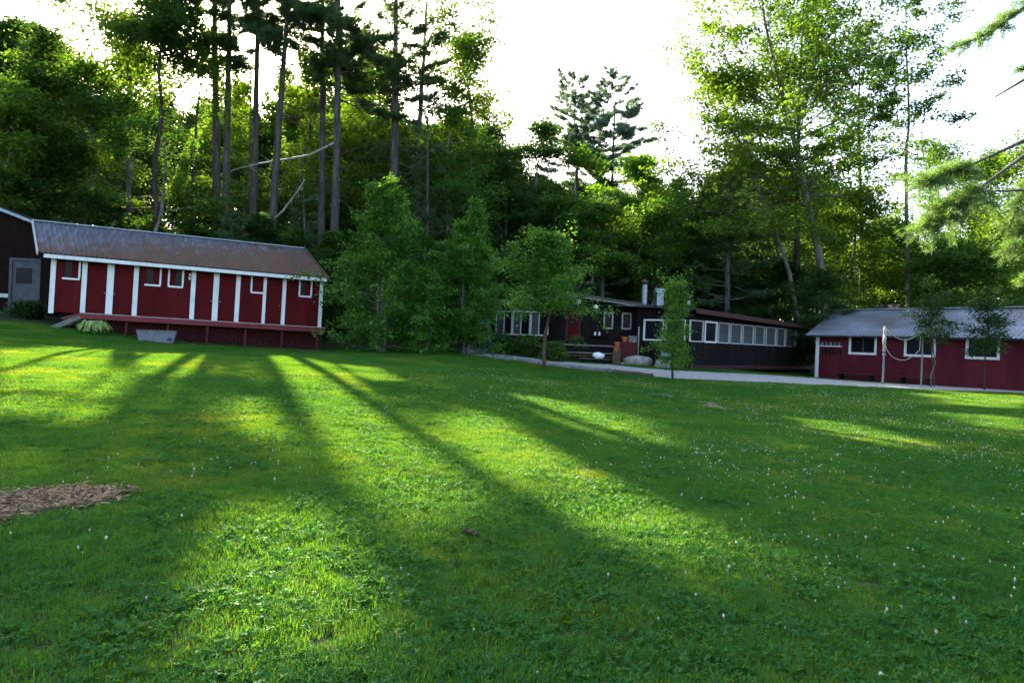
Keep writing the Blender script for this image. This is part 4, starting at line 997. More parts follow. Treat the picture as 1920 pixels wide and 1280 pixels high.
# ---- tall bare-stemmed pines behind the bunkhouse
PINES = [
    ([(411, 470), (406, 300), (402, 0), (399, -260)], 45.5, .34, 'tall dark pine trunk, left of the close pair behind the bunkhouse'),
    ([(426, 470), (425, 300), (431, 0), (437, -240)], 44.5, .30, 'straight pine trunk, right of the close pair behind the bunkhouse'),
    ([(474, 470), (478, 300), (484, 0), (490, -230)], 47.0, .31, 'pine trunk standing just right of the close pair'),
    ([(505, 490), (518, 300), (538, 40), (552, -220)], 45.0, .32, 'pine trunk leaning to the right behind the middle of the bunkhouse roof'),
    ([(604, 500), (605, 300), (604, 0), (603, -230)], 48.0, .30, 'darker pine trunk, left of the pair by the bunkhouse end'),
    ([(627, 490), (631, 300), (635, 0), (640, -240)], 45.5, .34, 'thick grey pine trunk, right of the pair by the bunkhouse end'),
    ([(738, 480), (740, 300), (742, 100), (745, -200)], 47.0, .40, 'thick pine half hidden in leaves above the left birch'),
]
for i, (ln_, Y, r_, lb) in enumerate(PINES):
    tr = px_line(ln_, Y); H = tr[-1][2]-tr[0][2]
    pine('white_pine', lb, tr, r_, [.50, .52, .52, .52, .47, .46, .5][i], 5.2, 50, 100+i, dead=26, k=15, ln=.30, wd=.017, step=.26, deadrange=(.25, .6), group='tall pines behind the bunkhouse')
# low dead limbs on two of them
def dead_limb(px, Y, rad, label, twigs=6, seed=0, cat='branch'):
    P = [at(x, y, Y) for x, y in px]; o = P[0].copy(); rng = np.random.default_rng(seed); mb = MB(); n = len(P)
    mb.tube([p-o for p in P], list(np.linspace(rad, rad*.35, n)), 6)
    for k in range(twigs):
        q = ipt(P, rng.uniform(.3, 1))-o; pts = grow(q, rng.normal(0, 1, 3)+np.array([0, 0, .2]), rng.uniform(.4, 1.3), 3, rng, .25); mb.tube(pts, [.03, .02, .012, .006], 4, cap=False)
    ob = mb.build('dead_branch', 'deadwood', None, smooth=True, label=label, cat=cat, group='pale dead branches'); ob.location = o
dead_limb([(626, 268), (580, 291), (530, 300), (480, 308), (440, 318), (405, 331)], 45.3, .085, 'long pale dead branch reaching left across the pine trunks', 4, 1)
dead_limb([(512, 412), (530, 396), (548, 372), (560, 355), (572, 336)], 44.0, .09, 'pale broken dead branch rising over the bunkhouse roof', 6, 2)
# pine bough drooping over the roof
def bough(name, label, limbs, Y, seed, mat='pine', spread=.9, n=60, ln=.2, base=None):
    rng = np.random.default_rng(seed); wood = MB(); C, D = [], []
    for px, a, b in limbs:
        P = [at(x, y, Y+dy) for x, y, dy in px]; wood.tube(P, list(np.linspace(.07, .015, len(P))), 5, cap=False)
        for j in range(n):
            g = rng.uniform(a, b); q = ipt(P, g); d = norm(P[-1]-P[0]); d2 = norm(d*.6+rng.normal(0, .7, 3)*np.array([1, 1, .3])); l2 = spread*rng.uniform(.4, 1.1)
            wood.tube([q, q+d2*l2], [.012, .005], 3, cap=False)
            for s in np.arange(.1, l2, .12): C.append(q+d2*s+rng.normal(0, .05, 3)); D.append(norm(d2+np.array([0, 0, .2])))
    return wood, C, D, rng

px_broad_list = [
    # name, label, px, Y, top, bottom, rad, seed, kwargs
    ('maple_tree', 'broad sunlit maple with yellow green leaves behind the left of the bunkhouse', 225, 45, 55, 395, 150, 1, dict(nl=46, k=15, mat='maple_y', dens=1.1)),
    ('hemlock_tree', 'tall dark evergreen at the far left edge', 48, 41.5, 48, 420, 75, 2, dict(nl=60, k=16, mat='dark', shape=cone, el=(-.1, .3), bark='bark_dark', flat=.3)),
    ('maple_tree', 'maple with loose leaves between the dark evergreen and the broad sunlit maple', 150, 43, 130, 420, 85, 3, dict(nl=34, mat='maple')),
    ('maple_tree', 'slim maple with wavy dark trunk left of the close pair of pine trunks', 352, 43.5, 60, 420, 75, 4, dict(nl=28, mat='maple_y', bark='bark_dark', r0=.14)),
    ('maple_tree', 'low leafy maple at the far left above the barn roof', 12, 39.5, 215, 400, 75, 5, dict(nl=26, mat='maple_y')),
    ('maple_tree', 'leafy maple filling the space right behind the bunkhouse ridge', 290, 41, 250, 420, 90, 6, dict(nl=30, mat='maple')),
    ('maple_tree', 'sunlit maple between the pine trunks', 455, 54, 150, 400, 80, 7, dict(nl=46, mat='maple_y')),
    ('maple_tree', 'sunlit maple behind the leaning pine trunk', 552, 52, 105, 420, 85, 8, dict(nl=56, k=17, mat='maple_y')),
    ('maple_tree', 'sunlit maple behind the thick pine above the left birch', 690, 54, 100, 400, 85, 9, dict(nl=44, mat='maple_y')),
    ('ash_tree', 'very tall airy tree whose crown leaves the frame above the birches', 772, 50, -90, 330, 125, 10, dict(nl=46, mat='maple', k=13, sig=.4)),
    ('ash_tree', 'tall leafy tree against the sky at the right edge of the left wood', 862, 53, 70, 380, 70, 11, dict(nl=38, mat='maple_y')),
    ('maple_tree', 'dense leafy tree below the sky gap right of the birches', 835, 47, 210, 470, 90, 12, dict(nl=40, mat='maple', shape=cone)),
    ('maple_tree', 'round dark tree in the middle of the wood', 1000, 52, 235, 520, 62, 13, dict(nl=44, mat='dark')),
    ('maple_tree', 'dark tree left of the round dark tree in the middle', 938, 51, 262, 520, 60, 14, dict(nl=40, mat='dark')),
    ('maple_tree', 'reddish green tree below the two far pines', 1062, 50, 285, 500, 55, 15, dict(nl=34, mat='maple')),
    ('maple_tree', 'small yellow green tree below the two far pines', 1105, 48, 370, 520, 48, 16, dict(nl=26, mat='maple_y')),
    ('maple_tree', 'blue green tree right of the two far pines', 1190, 56, 300, 540, 60, 17, dict(nl=36, mat='birch')),
    ('maple_tree', 'leafy tree behind the lodge chimney', 1225, 50, 380, 570, 60, 18, dict(nl=30, mat='maple')),
    ('maple_tree', 'bright yellow green tree behind the left end of the plum cabin', 1597, 53, 370, 590, 78, 19, dict(nl=46, mat='maple_y', el=(-.05, .9), flat=.35)),
    ('maple_tree', 'airy tree with sky showing through behind the plum cabin', 1738, 58, 270, 585, 95, 20, dict(nl=36, mat='maple', k=11)),
    ('maple_tree', 'leafy green tree behind the right of the plum cabin', 1850, 52, 300, 585, 95, 21, dict(nl=44, mat='maple')),
    ('maple_tree', 'low bushy tree behind the middle of the plum cabin roof', 1775, 48, 470, 600, 70, 22, dict(nl=34, mat='maple')),
    ('maple_tree', 'sunny bushy tree at the right edge behind the plum cabin', 1945, 46, 250, 600, 90, 23, dict(nl=40, mat='maple_y')),
    ('maple_tree', 'bushy tree between the bright tree and the thin tall tree', 1668, 56, 420, 600, 60, 24, dict(nl=34, mat='maple')),
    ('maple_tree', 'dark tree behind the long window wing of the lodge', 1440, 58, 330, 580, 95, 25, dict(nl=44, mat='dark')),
    ('maple_tree', 'tall dark leaved tree whose high crown leaves the frame left of the pines', 285, 41.5, -70, 130, 80, 33, dict(nl=30, mat='dark', bark='bark_dark', r0=.2)),
    ('maple_tree', 'far backlit maple left of the leaning pine trunk', 415, 84, 120, 420, 62, 27, dict(nl=40, mat='maple_y', size=.2, sig=.6)),
    ('maple_tree', 'far backlit maple seen between the leaning pine and its right neighbour', 515, 88, 132, 420, 62, 28, dict(nl=40, mat='maple_y', size=.2, sig=.6)),
    ('maple_tree', 'far backlit maple seen just left of the pair by the bunkhouse end', 590, 86, 125, 420, 60, 29, dict(nl=40, mat='maple_y', size=.2, sig=.6)),
    ('maple_tree', 'far backlit maple right of the pair by the bunkhouse end', 665, 84, 95, 420, 60, 30, dict(nl=40, mat='maple_y', size=.2, sig=.6)),
    ('maple_tree', 'dark leafy tree behind the roof of the lodge', 1290, 55, 400, 590, 80, 26, dict(nl=38, mat='dark')),
]
for nm, lb, px, Y, tp, bt, rd, sd, kw in px_broad_list:
    px_broad(nm, lb, px, Y, tp, bt, rd, sd, **dict(dict(nsub=8, ncl=5, sig=.5, size=.13), **dict(kw, k=kw.get('k', 14)+1)))

# ---- two far pines in the gap
for i, (ln_, Y, lb) in enumerate([([(1088, 520), (1082, 330), (1074, 152)], 72, 'left of the two far pines standing in the sky gap'), ([(1148, 520), (1148, 330), (1155, 150)], 70, 'right of the two far pines standing in the sky gap'), ([(1122, 520), (1122, 330), (1124, 205)], 74, 'shorter far pine standing between the two tall far pines')]):
    pine('white_pine', lb, px_line(ln_, Y), .26, .48, 5.2, (64, 60, 34)[i], 140+i, dead=8, mat='pine_haze', k=12, ln=.31, wd=.026, step=.31, deadrange=(.3, .6), group='far pines in the sky gap', prof=lambda f: 5.0*(.42+.58*math.sin(min(1, f*1.35+.35)*math.pi*.72))*(1.05-f*.62))
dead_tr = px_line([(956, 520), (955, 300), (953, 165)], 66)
broad('snag_tree', 'thin nearly bare tree poking into the sky left of the far pines', dead_tr, .13, .72, 10, egg(1.5), k=4, sig=.35, size=.2, mat='pine_haze', seed=31, nsub=3, ncl=1, bark='bark_grey')
# hemlock-like pine over the lodge
pine('white_pine', 'dark layered pine behind the lodge with its grey trunk showing', px_line([(1366, 600), (1364, 480), (1362, 340)], 50), .26, .22, 5.2, 44, 150, dead=10, k=10, ln=.24, wd=.028, step=.26, deadrange=(.1, .4), limb_el=(-.1, .35))
pine('white_pine', 'dark pine standing behind the reddish green tree in the middle', px_line([(1130, 600), (1130, 480), (1132, 350)], 49), .2, .15, 4.2, 36, 151, dead=6, k=10, ln=.24, wd=.028, step=.26, limb_el=(-.1, .35))
pine('white_pine', 'young pine rising beside the thick pine above the birches', px_line([(800, 560), (801, 420), (803, 180)], 44), .2, .25, 3.6, 40, 152, dead=6, k=10, ln=.22, wd=.026, step=.25, limb_el=(-.1, .35))
pine('white_pine', 'young dark pine at the right end of the bunkhouse', px_line([(575, 560), (572, 460), (568, 345)], 42.5), .14, .12, 3.0, 34, 153, dead=3, k=10, ln=.22, wd=.026, step=.24, limb_el=(-.1, .3))
pine('white_pine', 'low pine whose boughs hang over the bunkhouse roof ridge', px_line([(440, 520), (438, 470), (432, 395)], 40.5), .12, .18, 2.6, 26, 154, dead=2, k=10, ln=.22, wd=.026, step=.24, limb_el=(-.15, .2))

# ---- big leaning broadleaf tree behind the lodge and the plum cabin
tr = px_line([(1557, 600), (1541, 500), (1517, 400), (1498, 300), (1470, 190), (1437, 60), (1415, -90)], 49)
def side_limb(rng):
    C = []
    for j in range(150):
        t = rng.random(); x = 1330+t*225; y = 432-18*math.sin(t*3.1)+rng.normal(0, 12); C.append(at(x, y, 47+rng.normal(0, 1.2)))
    return C
broad('ash_tree', 'big tall tree with pale leaning trunk rising behind the lodge', tr, .30, .38, 70, egg(8.6, .85, .3), el=(.05, 1.15), nsub=9, ncl=4, k=13, sig=.42, size=.15, mat='maple_y', seed=41, extra=side_limb, up=.05)
tr = px_line([(1500, 600), (1494, 450), (1496, 300), (1500, 150), (1510, -60)], 52)
broad('ash_tree', 'tall straight tree with dark trunk beside the pale leaning trunk', tr, .26, .42, 54, egg(6.2, .8, .35), el=(.05, 1.1), nsub=9, ncl=4, k=13, sig=.42, size=.15, mat='maple', bark='bark_dark', seed=42)
tr = px_line([(1516, 600), (1478, 500), (1440, 400), (1390, 280), (1340, 150)], 50)
broad('ash_tree', 'slender tree leaning far left towards the lodge chimney', tr, .17, .40, 54, egg(6.6, .85, .4), el=(.0, 1.0), nsub=8, ncl=4, k=13, sig=.42, size=.15, mat='maple_y', seed=43)
tr = px_line([(1620, 600), (1615, 420), (1610, 250), (1612, 60)], 55)
broad('ash_tree', 'dark leaved tall tree at the right side of the big crown', tr, .2, .48, 36, egg(4.4, .7, .4), nsub=7, ncl=3, k=12, sig=.4, size=.15, mat='dark', seed=44, bark='bark_dark')
# thin tall tree
tr = px_line([(1706, 600), (1703, 520), (1700, 440), (1699, 340), (1698, 285), (1704, 245), (1704, 190), (1700, 110), (1698, 30), (1700, -60)], 50)
broad('birch_tree', 'thin tall tree with a kinked bare stem and airy top behind the plum cabin', tr, .15, .58, 34, egg(4.3, .7, .45), el=(-.05, .8), nsub=8, ncl=3, k=17, sig=.36, size=.14, mat='dark', seed=45, bark='bark_grey', flat=.4)

# ---- near pine at the right, trunk out of frame, boughs reaching in
def near_pine():
    Y = 25.0; tr = px_line([(2080, 800), (2085, 400), (2090, 0), (2095, -420)], Y); rng = np.random.default_rng(77); wood = MB()
    tt = np.linspace(0, 1, 12); tp = [ipt(tr, t) for t in tt]; tp[0] = tp[0]-np.array([0, 0, .3]); wood.tube(tp, list(.36*(1-.8*tt)), 10)
    C, D = [], []
    limbs = [  # pixel points with depth offset, foliage range, amount, spread
        ([(2090, -150, 0), (1990, -40, -.6), (1920, 15, -1), (1855, 62, -1.4), (1785, 92, -1.8)], .35, 1.02, 80, .85),
        ([(2088, -60, 0), (1980, 90, -1), (1920, 150, -1.5), (1866, 182, -2)], .2, .5, 20, .5),
        ([(2086, 150, 0), (1990, 235, -.6), (1920, 264, -1), (1830, 305, -1.4), (1738, 342, -1.8)], .74, 1.06, 100, 1.15),
        ([(2086, 180, 0), (1990, 265, -.6), (1920, 292, -1), (1860, 336, -1.4), (1800, 378, -1.7), (1745, 420, -1.9)], .66, 1.10, 150, 1.25),
        ([(2084, 250, 0), (1990, 300, .5), (1930, 340, .8), (1890, 430, 1)], .35, 1.05, 70, .8),
        ([(2084, 380, 0), (2000, 400, .3), (1930, 420, .6), (1885, 470, .8)], .3, 1.1, 80, .75),
        ([(2084, 60, 0), (2000, 120, .5), (1935, 130, .8), (1905, 130, 1)], .4, 1.0, 22, .5),
        ([(2086, 330, 0), (1960, 355, -.5), (1830, 360, -1.2)], 0, 0, 0, 0),
        ([(2084, 500, 0), (2000, 480, .3), (1950, 500, .6), (1915, 525, .8)], .3, 1.1, 50, .6)]
    for px, a, b, n, sp in limbs:
        P = [at(x, y, Y+dy) for x, y, dy in px]; wood.tube(P, list(np.linspace(.10, .022, len(P))), 6, cap=False)
        for j in range(n):
            q = ipt(P, rng.uniform(a, min(b, 1)))
            d = norm(P[-1]-P[-2]); d2 = norm(d*.7+rng.normal(0, .65, 3)*np.array([1, 1, .35])); l2 = sp*rng.uniform(.35, 1.1)
            wood.tube([q, q+d2*l2], [.010, .004], 3, cap=False)
            for s in np.arange(.06, l2, .085): C.append(q+d2*s+rng.normal(0, .04, 3)); D.append(norm(d2+np.array([0, 0, .2])))
    # upper crown, out of the frame
    for i in range(26):
        f = i/26; p = ipt(tr, .72+.28*f); az = i*2.4; d = np.array([math.cos(az), math.sin(az), .15+.3*f]); L = 3.4*(1.1-f)
        P = grow(p, d, L, 4, rng, .1, .04); wood.tube(P, list(np.linspace(.06, .01, 5)), 5, cap=False)
        for j in range(14):
            q = ipt(P, rng.uniform(.3, 1)); d2 = norm(norm(d)+rng.normal(0, .5, 3)*np.array([1, 1, .4]))
            for s in np.arange(.1, .7, .15): C.append(q+d2*s); D.append(d2)
    fol = needles(C, D, rng, 12, .17, .009, .97)
    finish_tree('white_pine', 'near pine standing out of frame whose long boughs reach in at the right edge', 'pine tree', tr[0], wood, 'bark_pine', fol, 'pine_l')
near_pine()

# ---- birches in front of the bunkhouse end, and the young trees by the path
def clump(name, label, px, by, top, radpx, seed, stems, nl, k, mat, size, sig, r0, bark='bark_grey', cat='tree', t0=.05, shape=None, group=None, cull=.995, Y=None, el=(.25, 1.0), ncl=4, nsub=7, up=.04):
    b = ground_at(px, by) if Y is None else np.array([*at(px, by, Y)[:2], 0]); b[2] = gz(b[0], b[1]); Y = b[1]
    rng = np.random.default_rng(seed); wood = MB(); C = []; R_ = radpx*Y/F; zt = at(px, top, Y)[2]; H = zt-b[2]
    prof = shape or (lambda f: R_*(.85+.15*math.sin(min(1, f/.25)*math.pi/2))*max(.08, 1-max(0, f-.2)/.8)**.85*(.8+.28*math.sin(f*23+seed)))
    for s_ in range(stems):
        az = s_*6.283/max(1, stems)+rng.random(); ln_ = (0 if stems == 1 else .05+.10*rng.random())*H*.5; ln_ = ln_ if s_ else 0.0; h = H*(1 if s_ == 0 else rng.uniform(.68, .97))
        tr = [b+np.array([math.cos(az)*(.12+ln_*t**1.2)*(stems > 1), math.sin(az)*(.12+ln_*t**1.2)*(stems > 1), h*t])+rng.normal(0, .05, 3)*(t > 0) for t in np.linspace(0, 1, 8)]
        tt = np.linspace(0, 1, 8); pp = [p.copy() for p in tr]; pp[0][2] -= .2; wood.tube(pp, list(r0*(1-tt)**.8+.008), 6)
        n = max(6, nl//stems)
        for i in range(n):
            f = (i+rng.random())/n; t = t0+(1-t0)*f; p = ipt(tr, t); a2 = i*2.4+rng.normal(0, .4) if stems == 1 else az+rng.normal(0, 1.3); e = el[0]+(el[1]-el[0])*f+rng.normal(0, .12)
            L = prof(t*h/H)*rng.uniform(.6, 1.12)*(1 if stems == 1 else .86); d = np.array([math.cos(a2)*math.cos(e), math.sin(a2)*math.cos(e), math.sin(e)])
            P = grow(p, d, L, 5, rng, .12, up*.5); wood.tube(P, list(np.linspace(max(.01, r0*.3*(1-t)), .004, 6)), 4, cap=False)
            for j in range(nsub):
                g = rng.uniform(.2, 1); q = ipt(P, g); d2 = norm(d+rng.normal(0, .6, 3)); l2 = (.25*L+.15)*rng.uniform(.5, 1.2)
                P2 = grow(q, d2, l2, 2, rng, .2, up)
                for c in range(ncl): C.append(ipt(P2, rng.uniform(.2, 1.1)))
    fol = leaves(C, k, sig, size, rng, flat=.5, cull=cull, upb=.7)
    return finish_tree(name, label, cat, b, wood, bark, fol, mat, group, 'stems' if stems > 1 else 'trunk')
clump('birch_tree', 'large bushy birch clump, left of the two before the bunkhouse end', 716, 661, 335, 172, 51, 6, 168, 8, 'birch', .088, .17, .085, cull=.5, t0=.02, el=(.05, 1.1))
clump('birch_tree', 'bushy birch clump, right of the two before the bunkhouse end', 874, 664, 378, 106, 52, 5, 130, 8, 'birch', .088, .17, .075, cull=.5, t0=.04, el=(.05, 1.1))
clump('birch_tree', 'small bushy birch shoot between the two birch clumps', 800, 663, 470, 70, 53, 3, 45, 8, 'birch', .085, .17, .05, cull=.5, t0=.03, el=(.0, 1.0))
clump('young_tree', 'young tree with round leafy crown standing before the lodge deck', 1020, 694, 452, 84, 54, 1, 70, 8, 'birch', .085, .20, .085, t0=.43, bark='brown_wood', el=(.1, 1.1),
      shape=lambda f: 122*29/F*(.75 if f < .3 else 1.0)*max(.2, math.cos(max(0, f-.5)/.5*1.4))*(.75+.35*math.sin(f*31)), cull=.5)
clump('sapling', 'slim sapling growing beside the path before the wing windows', 1262, 711, 545, 30, 55, 1, 40, 5, 'birch', .055, .15, .04, t0=.10, cull=0,
      shape=lambda f: 34*27.5/F*(.45+.85*abs(math.sin(f*5.2))), bark='bark_dark')
clump('sapling', 'leafy sapling with slanting stem before the cabin window behind the net', 1746, 722, 572, 44, 56, 1, 26, 6, 'dark', .06, .15, .03, t0=.5, cull=0, Y=31.2, shape=lambda f: 46*30/F*(.9 if f > .5 else .3), bark='bark_grey')
clump('sapling', 'leafy sapling before the rightmost cabin window', 1846, 723, 576, 40, 57, 1, 32, 6, 'dark', .06, .16, .03, t0=.42, cull=0, Y=29.8, shape=lambda f: 44*29/F*(.95 if f > .4 else .3), bark='bark_dark')
# shrubs along the lodge and the bunkhouse
SHR = [(1040, 667, 650, 22, 'maple', 'low leafy shrub left of the lodge deck'), (985, 662, 634, 34, 'maple', 'leafy shrub under the white framed bay of the lodge'), (1078, 662, 634, 16, 'maple_y', 'flowering shrub beside the red lodge door'),
       (1262, 690, 640, 40, 'maple_y', 'bushy shrub under the wing end windows behind the sapling'), (938, 655, 632, 28, 'dark', 'dark shrub at the left foot of the lodge bay'), (515, 642, 625, 14, 'maple', 'tiny shrub before the bunkhouse lattice'),
       (50, 600, 572, 36, 'dark', 'dark bush before the pale barn door'), (1560, 612, 560, 40, 'maple_y', 'bright leaf spray between the lodge wing and the cabin roof')]
for i, (px, by, tp, rd, mt, lb) in enumerate(SHR):
    Yd = {0: 34.3, 1: 36.0, 2: 36.6, 3: 33.8, 4: 37.0, 5: None, 6: 34.5, 7: 47.0}[i]
    clump('shrub', lb, px, by, tp, rd, 70+i, 4, 24, 8, mt, .075, .16, .025, bark='bark_dark', cat='shrub', Y=Yd, cull=.5, group='shrubs by the buildings')
# hosta
def hosta():
    b = ground_at(176, 627); rng = np.random.default_rng(9); Y = b[1]; Rr = 40*Y/F; V = []; Fc = []; T = []; n = 0
    for i in range(210):
        az = rng.uniform(0, 6.283); el = rng.uniform(.15, 1.35); L = Rr*(.55+.5*math.cos(el))*rng.uniform(.75, 1.1); out = np.array([math.cos(az), math.sin(az), 0]); side = np.array([-math.sin(az), math.cos(az), 0])
        p0 = np.array([0, 0, .02]); stem = p0+out*L*.55*math.cos(el*.8)+np.array([0, 0, L*.62*math.sin(el)+.12]); ll = rng.uniform(.15, .24); ww = ll*.40
        prev = None; tint = rng.uniform(.1, 1)
        rows = []
        for t, wf, dz in ((0, .12, 0), (.3, .95, .04), (.6, .85, .0), (.85, .4, -.08), (1, .02, -.16)):
            c = stem+out*ll*t+np.array([0, 0, dz+.3*ll*t*math.sin(el)*.3]); rows.append([c-side*ww*wf+np.array([0, 0, .03*wf]), c, c+side*ww*wf+np.array([0, 0, .03*wf])])
        for r_ in rows: V += r_
        for k in range(4):
            for q in range(2): a = n+k*3+q; Fc.append((a, a+1, a+4, a+3)); T.append(tint)
        n += 15
    r = thing('hosta', 'pale green broad leaved hosta under the bunkhouse deck by the steps', 'plant', b)
    put(bpy.data.objects.new('leaves', np_mesh('hosta_leaves', np.array(V), np.array(Fc), ['hosta'], np.array(T), smooth=True)), r)
    MB().tube([(0, 0, -.08), (0, 0, .14)], [.1, .06], 7).build('crown_stem', 'hosta', r)
hosta()

# ---- the deeper wood: a few meshes shared by many trees
def copy_tree(src, loc, rz, s):
    r = src.copy(); COL.objects.link(r); r.location = loc; r.rotation_euler = (0, 0, rz); r.scale = (s, s, s)
    for ch in src.children:
        c = ch.copy(); COL.objects.link(c); c.parent = r
    return r
WOOD_L = 'dark leafy tree in the deep wood behind the front trees'; WOOD_G = 'trees of the deep wood'
protos = []
for i in range(4):
    b = [np.array([0, 0, 0.])+np.array([0, 0, 18*t]) + np.random.default_rng(i).normal(0, .15, 3)*(t > 0) for t in np.linspace(0, 1, 7)]
    b = [p+np.array([-40+i*14, 78, 0]) for p in b]
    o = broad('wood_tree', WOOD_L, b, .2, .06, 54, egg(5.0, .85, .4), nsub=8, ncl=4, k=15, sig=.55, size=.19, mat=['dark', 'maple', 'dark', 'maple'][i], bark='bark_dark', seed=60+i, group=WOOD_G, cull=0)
    protos.append(o)
rng = random.Random(12); first = [True]*4; cnt = 0
spots = []
def topz(x):   # crown height limit of the deep wood by place, so the sky gap stays open
    return np.interp(x, [-120, 0, 100, 380, 460, 640, 900, 960, 1200, 1300, 1560, 1640, 2100], [10, 20, 40, 80, 200, 180, 220, 320, 335, 290, 320, 430, 380])
for row, (Y0, stp) in enumerate(((60, 100), (70, 90), (84, 90), (104, 70), (124, 64))):
    px = -160+row*35
    while px < 2120:
        spots.append((px+rng.uniform(-20, 20), Y0+rng.uniform(-3, 3))); px += stp
# understory just behind the buildings
for px in range(230, 1560, 62): spots.append((px+rng.uniform(-15, 15), -(41.5+rng.uniform(0, 4)) if not 1000 < px < 1500 else -(51+rng.uniform(0, 5))))
for px in range(180, 680, 46): spots.append((px+rng.uniform(-12, 12), -(50+rng.uniform(0, 5))))
for px, Yd in spots:
    under = Yd < 0; Yd = abs(Yd); x = at(px, 620, Yd)[0]; z = gz(x, Yd)
    tp = (rng.uniform(395, 455) if px < 640 else rng.uniform(440, 520)) if under else topz(px)+rng.uniform(0, 45)
    if Yd > 95: tp = max(tp, 195)
    h = at(px, tp, Yd)[2]-z
    if h < 2 or (not under and (px > 1220 or 60 < px < 340) and Yd < 95 and rng.random() < .55): continue
    S_ = np.array([(x, Yd, z)])+np.random.default_rng(5).normal(0, 1, (200, 3))*np.array([2.2, 2.2, 4.2])*h/18.6+np.array([0, 0, h*.55])
    if Yd < 95 and shades_lane(S_).mean() > .012: continue
    k = rng.choice((0, 2)) if (px < 110 or 900 < px < 1180) else rng.randrange(4); s = h/18.6
    if first[k] and not under:
        o = protos[k]; o.location = (x, Yd, z); o.rotation_euler = (0, 0, rng.uniform(0, 6.28)); o.scale = (s, s, s); first[k] = False
    else:
        o = copy_tree(protos[k], (x, Yd, z), rng.uniform(0, 6.28), s)
    o.name = 'wood_tree'
    where = 'the bunkhouse' if px < 620 else 'the birches' if px < 1000 else 'the lodge' if px < 1530 else 'the plum cabin'
    o['label'] = 'tall leafy tree of the deep wood far behind '+where; o['group'] = 'trees of the deep wood behind '+where
    if under:
        o.name = 'understory_tree'; o['label'] = 'low leafy understory tree close behind '+where; o['group'] = 'understory trees behind '+where; o.scale = (s*1.25, s*1.25, s)
for k in range(4):
    if first[k]:
        for c in list(protos[k].children): bpy.data.objects.remove(c)
        bpy.data.objects.remove(protos[k])

# ================================================================== lawn
def scatter(name, P, rot, scl, idx, meshes, label, cat):
    coll = bpy.data.collections.new(name+'_pieces')
    for i, me in enumerate(meshes):
        o = bpy.data.objects.new('%s_piece_%02d' % (name, i), me); coll.objects.link(o)
    me = bpy.data.meshes.new(name); me.vertices.add(len(P)); me.vertices.foreach_set('co', P.astype(np.float32).ravel())
    for nm, ty, val in (('rot', 'FLOAT', rot), ('scl', 'FLOAT', scl), ('idx', 'INT', idx)):
        a = me.attributes.new(nm, ty, 'POINT'); a.data.foreach_set('value', val.astype(np.float32 if ty == 'FLOAT' else np.int32))
    ob = put(bpy.data.objects.new(name, me), None, label, cat, kind='stuff')
    ng = bpy.data.node_groups.new(name+'_scatter', 'GeometryNodeTree')
    ng.interface.new_socket('Geometry', in_out='INPUT', socket_type='NodeSocketGeometry'); ng.interface.new_socket('Geometry', in_out='OUTPUT', socket_type='NodeSocketGeometry')
    n = ng.nodes; l = ng.links; gi = n.new('NodeGroupInput'); go = n.new('NodeGroupOutput')
    ip = n.new('GeometryNodeInstanceOnPoints'); ci = n.new('GeometryNodeCollectionInfo'); ci.inputs['Collection'].default_value = coll; ci.inputs['Separate Children'].default_value = True; ci.inputs['Reset Children'].default_value = True
    def attr(nm, ty):
        a = n.new('GeometryNodeInputNamedAttribute'); a.data_type = ty; a.inputs['Name'].default_value = nm; return a.outputs['Attribute']
    cx = n.new('ShaderNodeCombineXYZ'); l.new(attr('rot', 'FLOAT'), cx.inputs[2]); l.new(cx.outputs[0], ip.inputs['Rotation'])
    l.new(attr('scl', 'FLOAT'), ip.inputs['Scale']); l.new(attr('idx', 'INT'), ip.inputs['Instance Index']); ip.inputs['Pick Instance'].default_value = True
    l.new(ci.outputs[0], ip.inputs['Instance']); l.new(gi.outputs[0], ip.inputs['Points']); l.new(ip.outputs[0], go.inputs[0])
    md = ob.modifiers.new('scatter', 'NODES'); md.node_group = ng
    return ob
def blade_patch(seed, size, n, h, wd, mat='grass', clump_=True):
    rng = np.random.default_rng(seed); P = rng.uniform(-size/2, size/2, (n, 2))
    # uneven height and tufts
    t = rng.uniform(-size/2, size/2, (14, 2)); dist = np.min(np.linalg.norm(P[:, None]-t[None], axis=2), 1); hh = h*rng.uniform(.45, 1.35, n)*(1.3-.7*np.clip(dist/(size*.25), 0, 1))
    az = rng.uniform(0, 6.283, n); lean = np.abs(rng.normal(.6, .45, n)); d = np.c_[np.cos(az), np.sin(az)]; s = np.c_[-np.sin(az), np.cos(az)]
    w_ = wd*rng.uniform(.6, 1.3, n)[:, None]; z0 = -.015
    b = np.c_[P, np.full(n, z0)]; S = np.c_[s*w_, np.zeros(n)]
    mid = np.c_[P+d*(hh*lean*.35)[:, None], hh*.6]; tip = np.c_[P+d*(hh*lean)[:, None], hh*(1-.18*lean)]
    V = np.stack([b-S, b+S, mid-S*.8, mid+S*.8, tip], 1).reshape(-1, 3); o = np.arange(n)[:, None]*5
    Fc = np.concatenate([o+[0, 1, 3], o+[0, 3, 2], o+[2, 3, 4]]); tint = np.clip(rng.normal(.45, .28, n), 0, .98); tint[rng.random(n) < .035] = 1.0
    return np_mesh('grass_patch', V, Fc, [mat], np.tile(tint, 3))
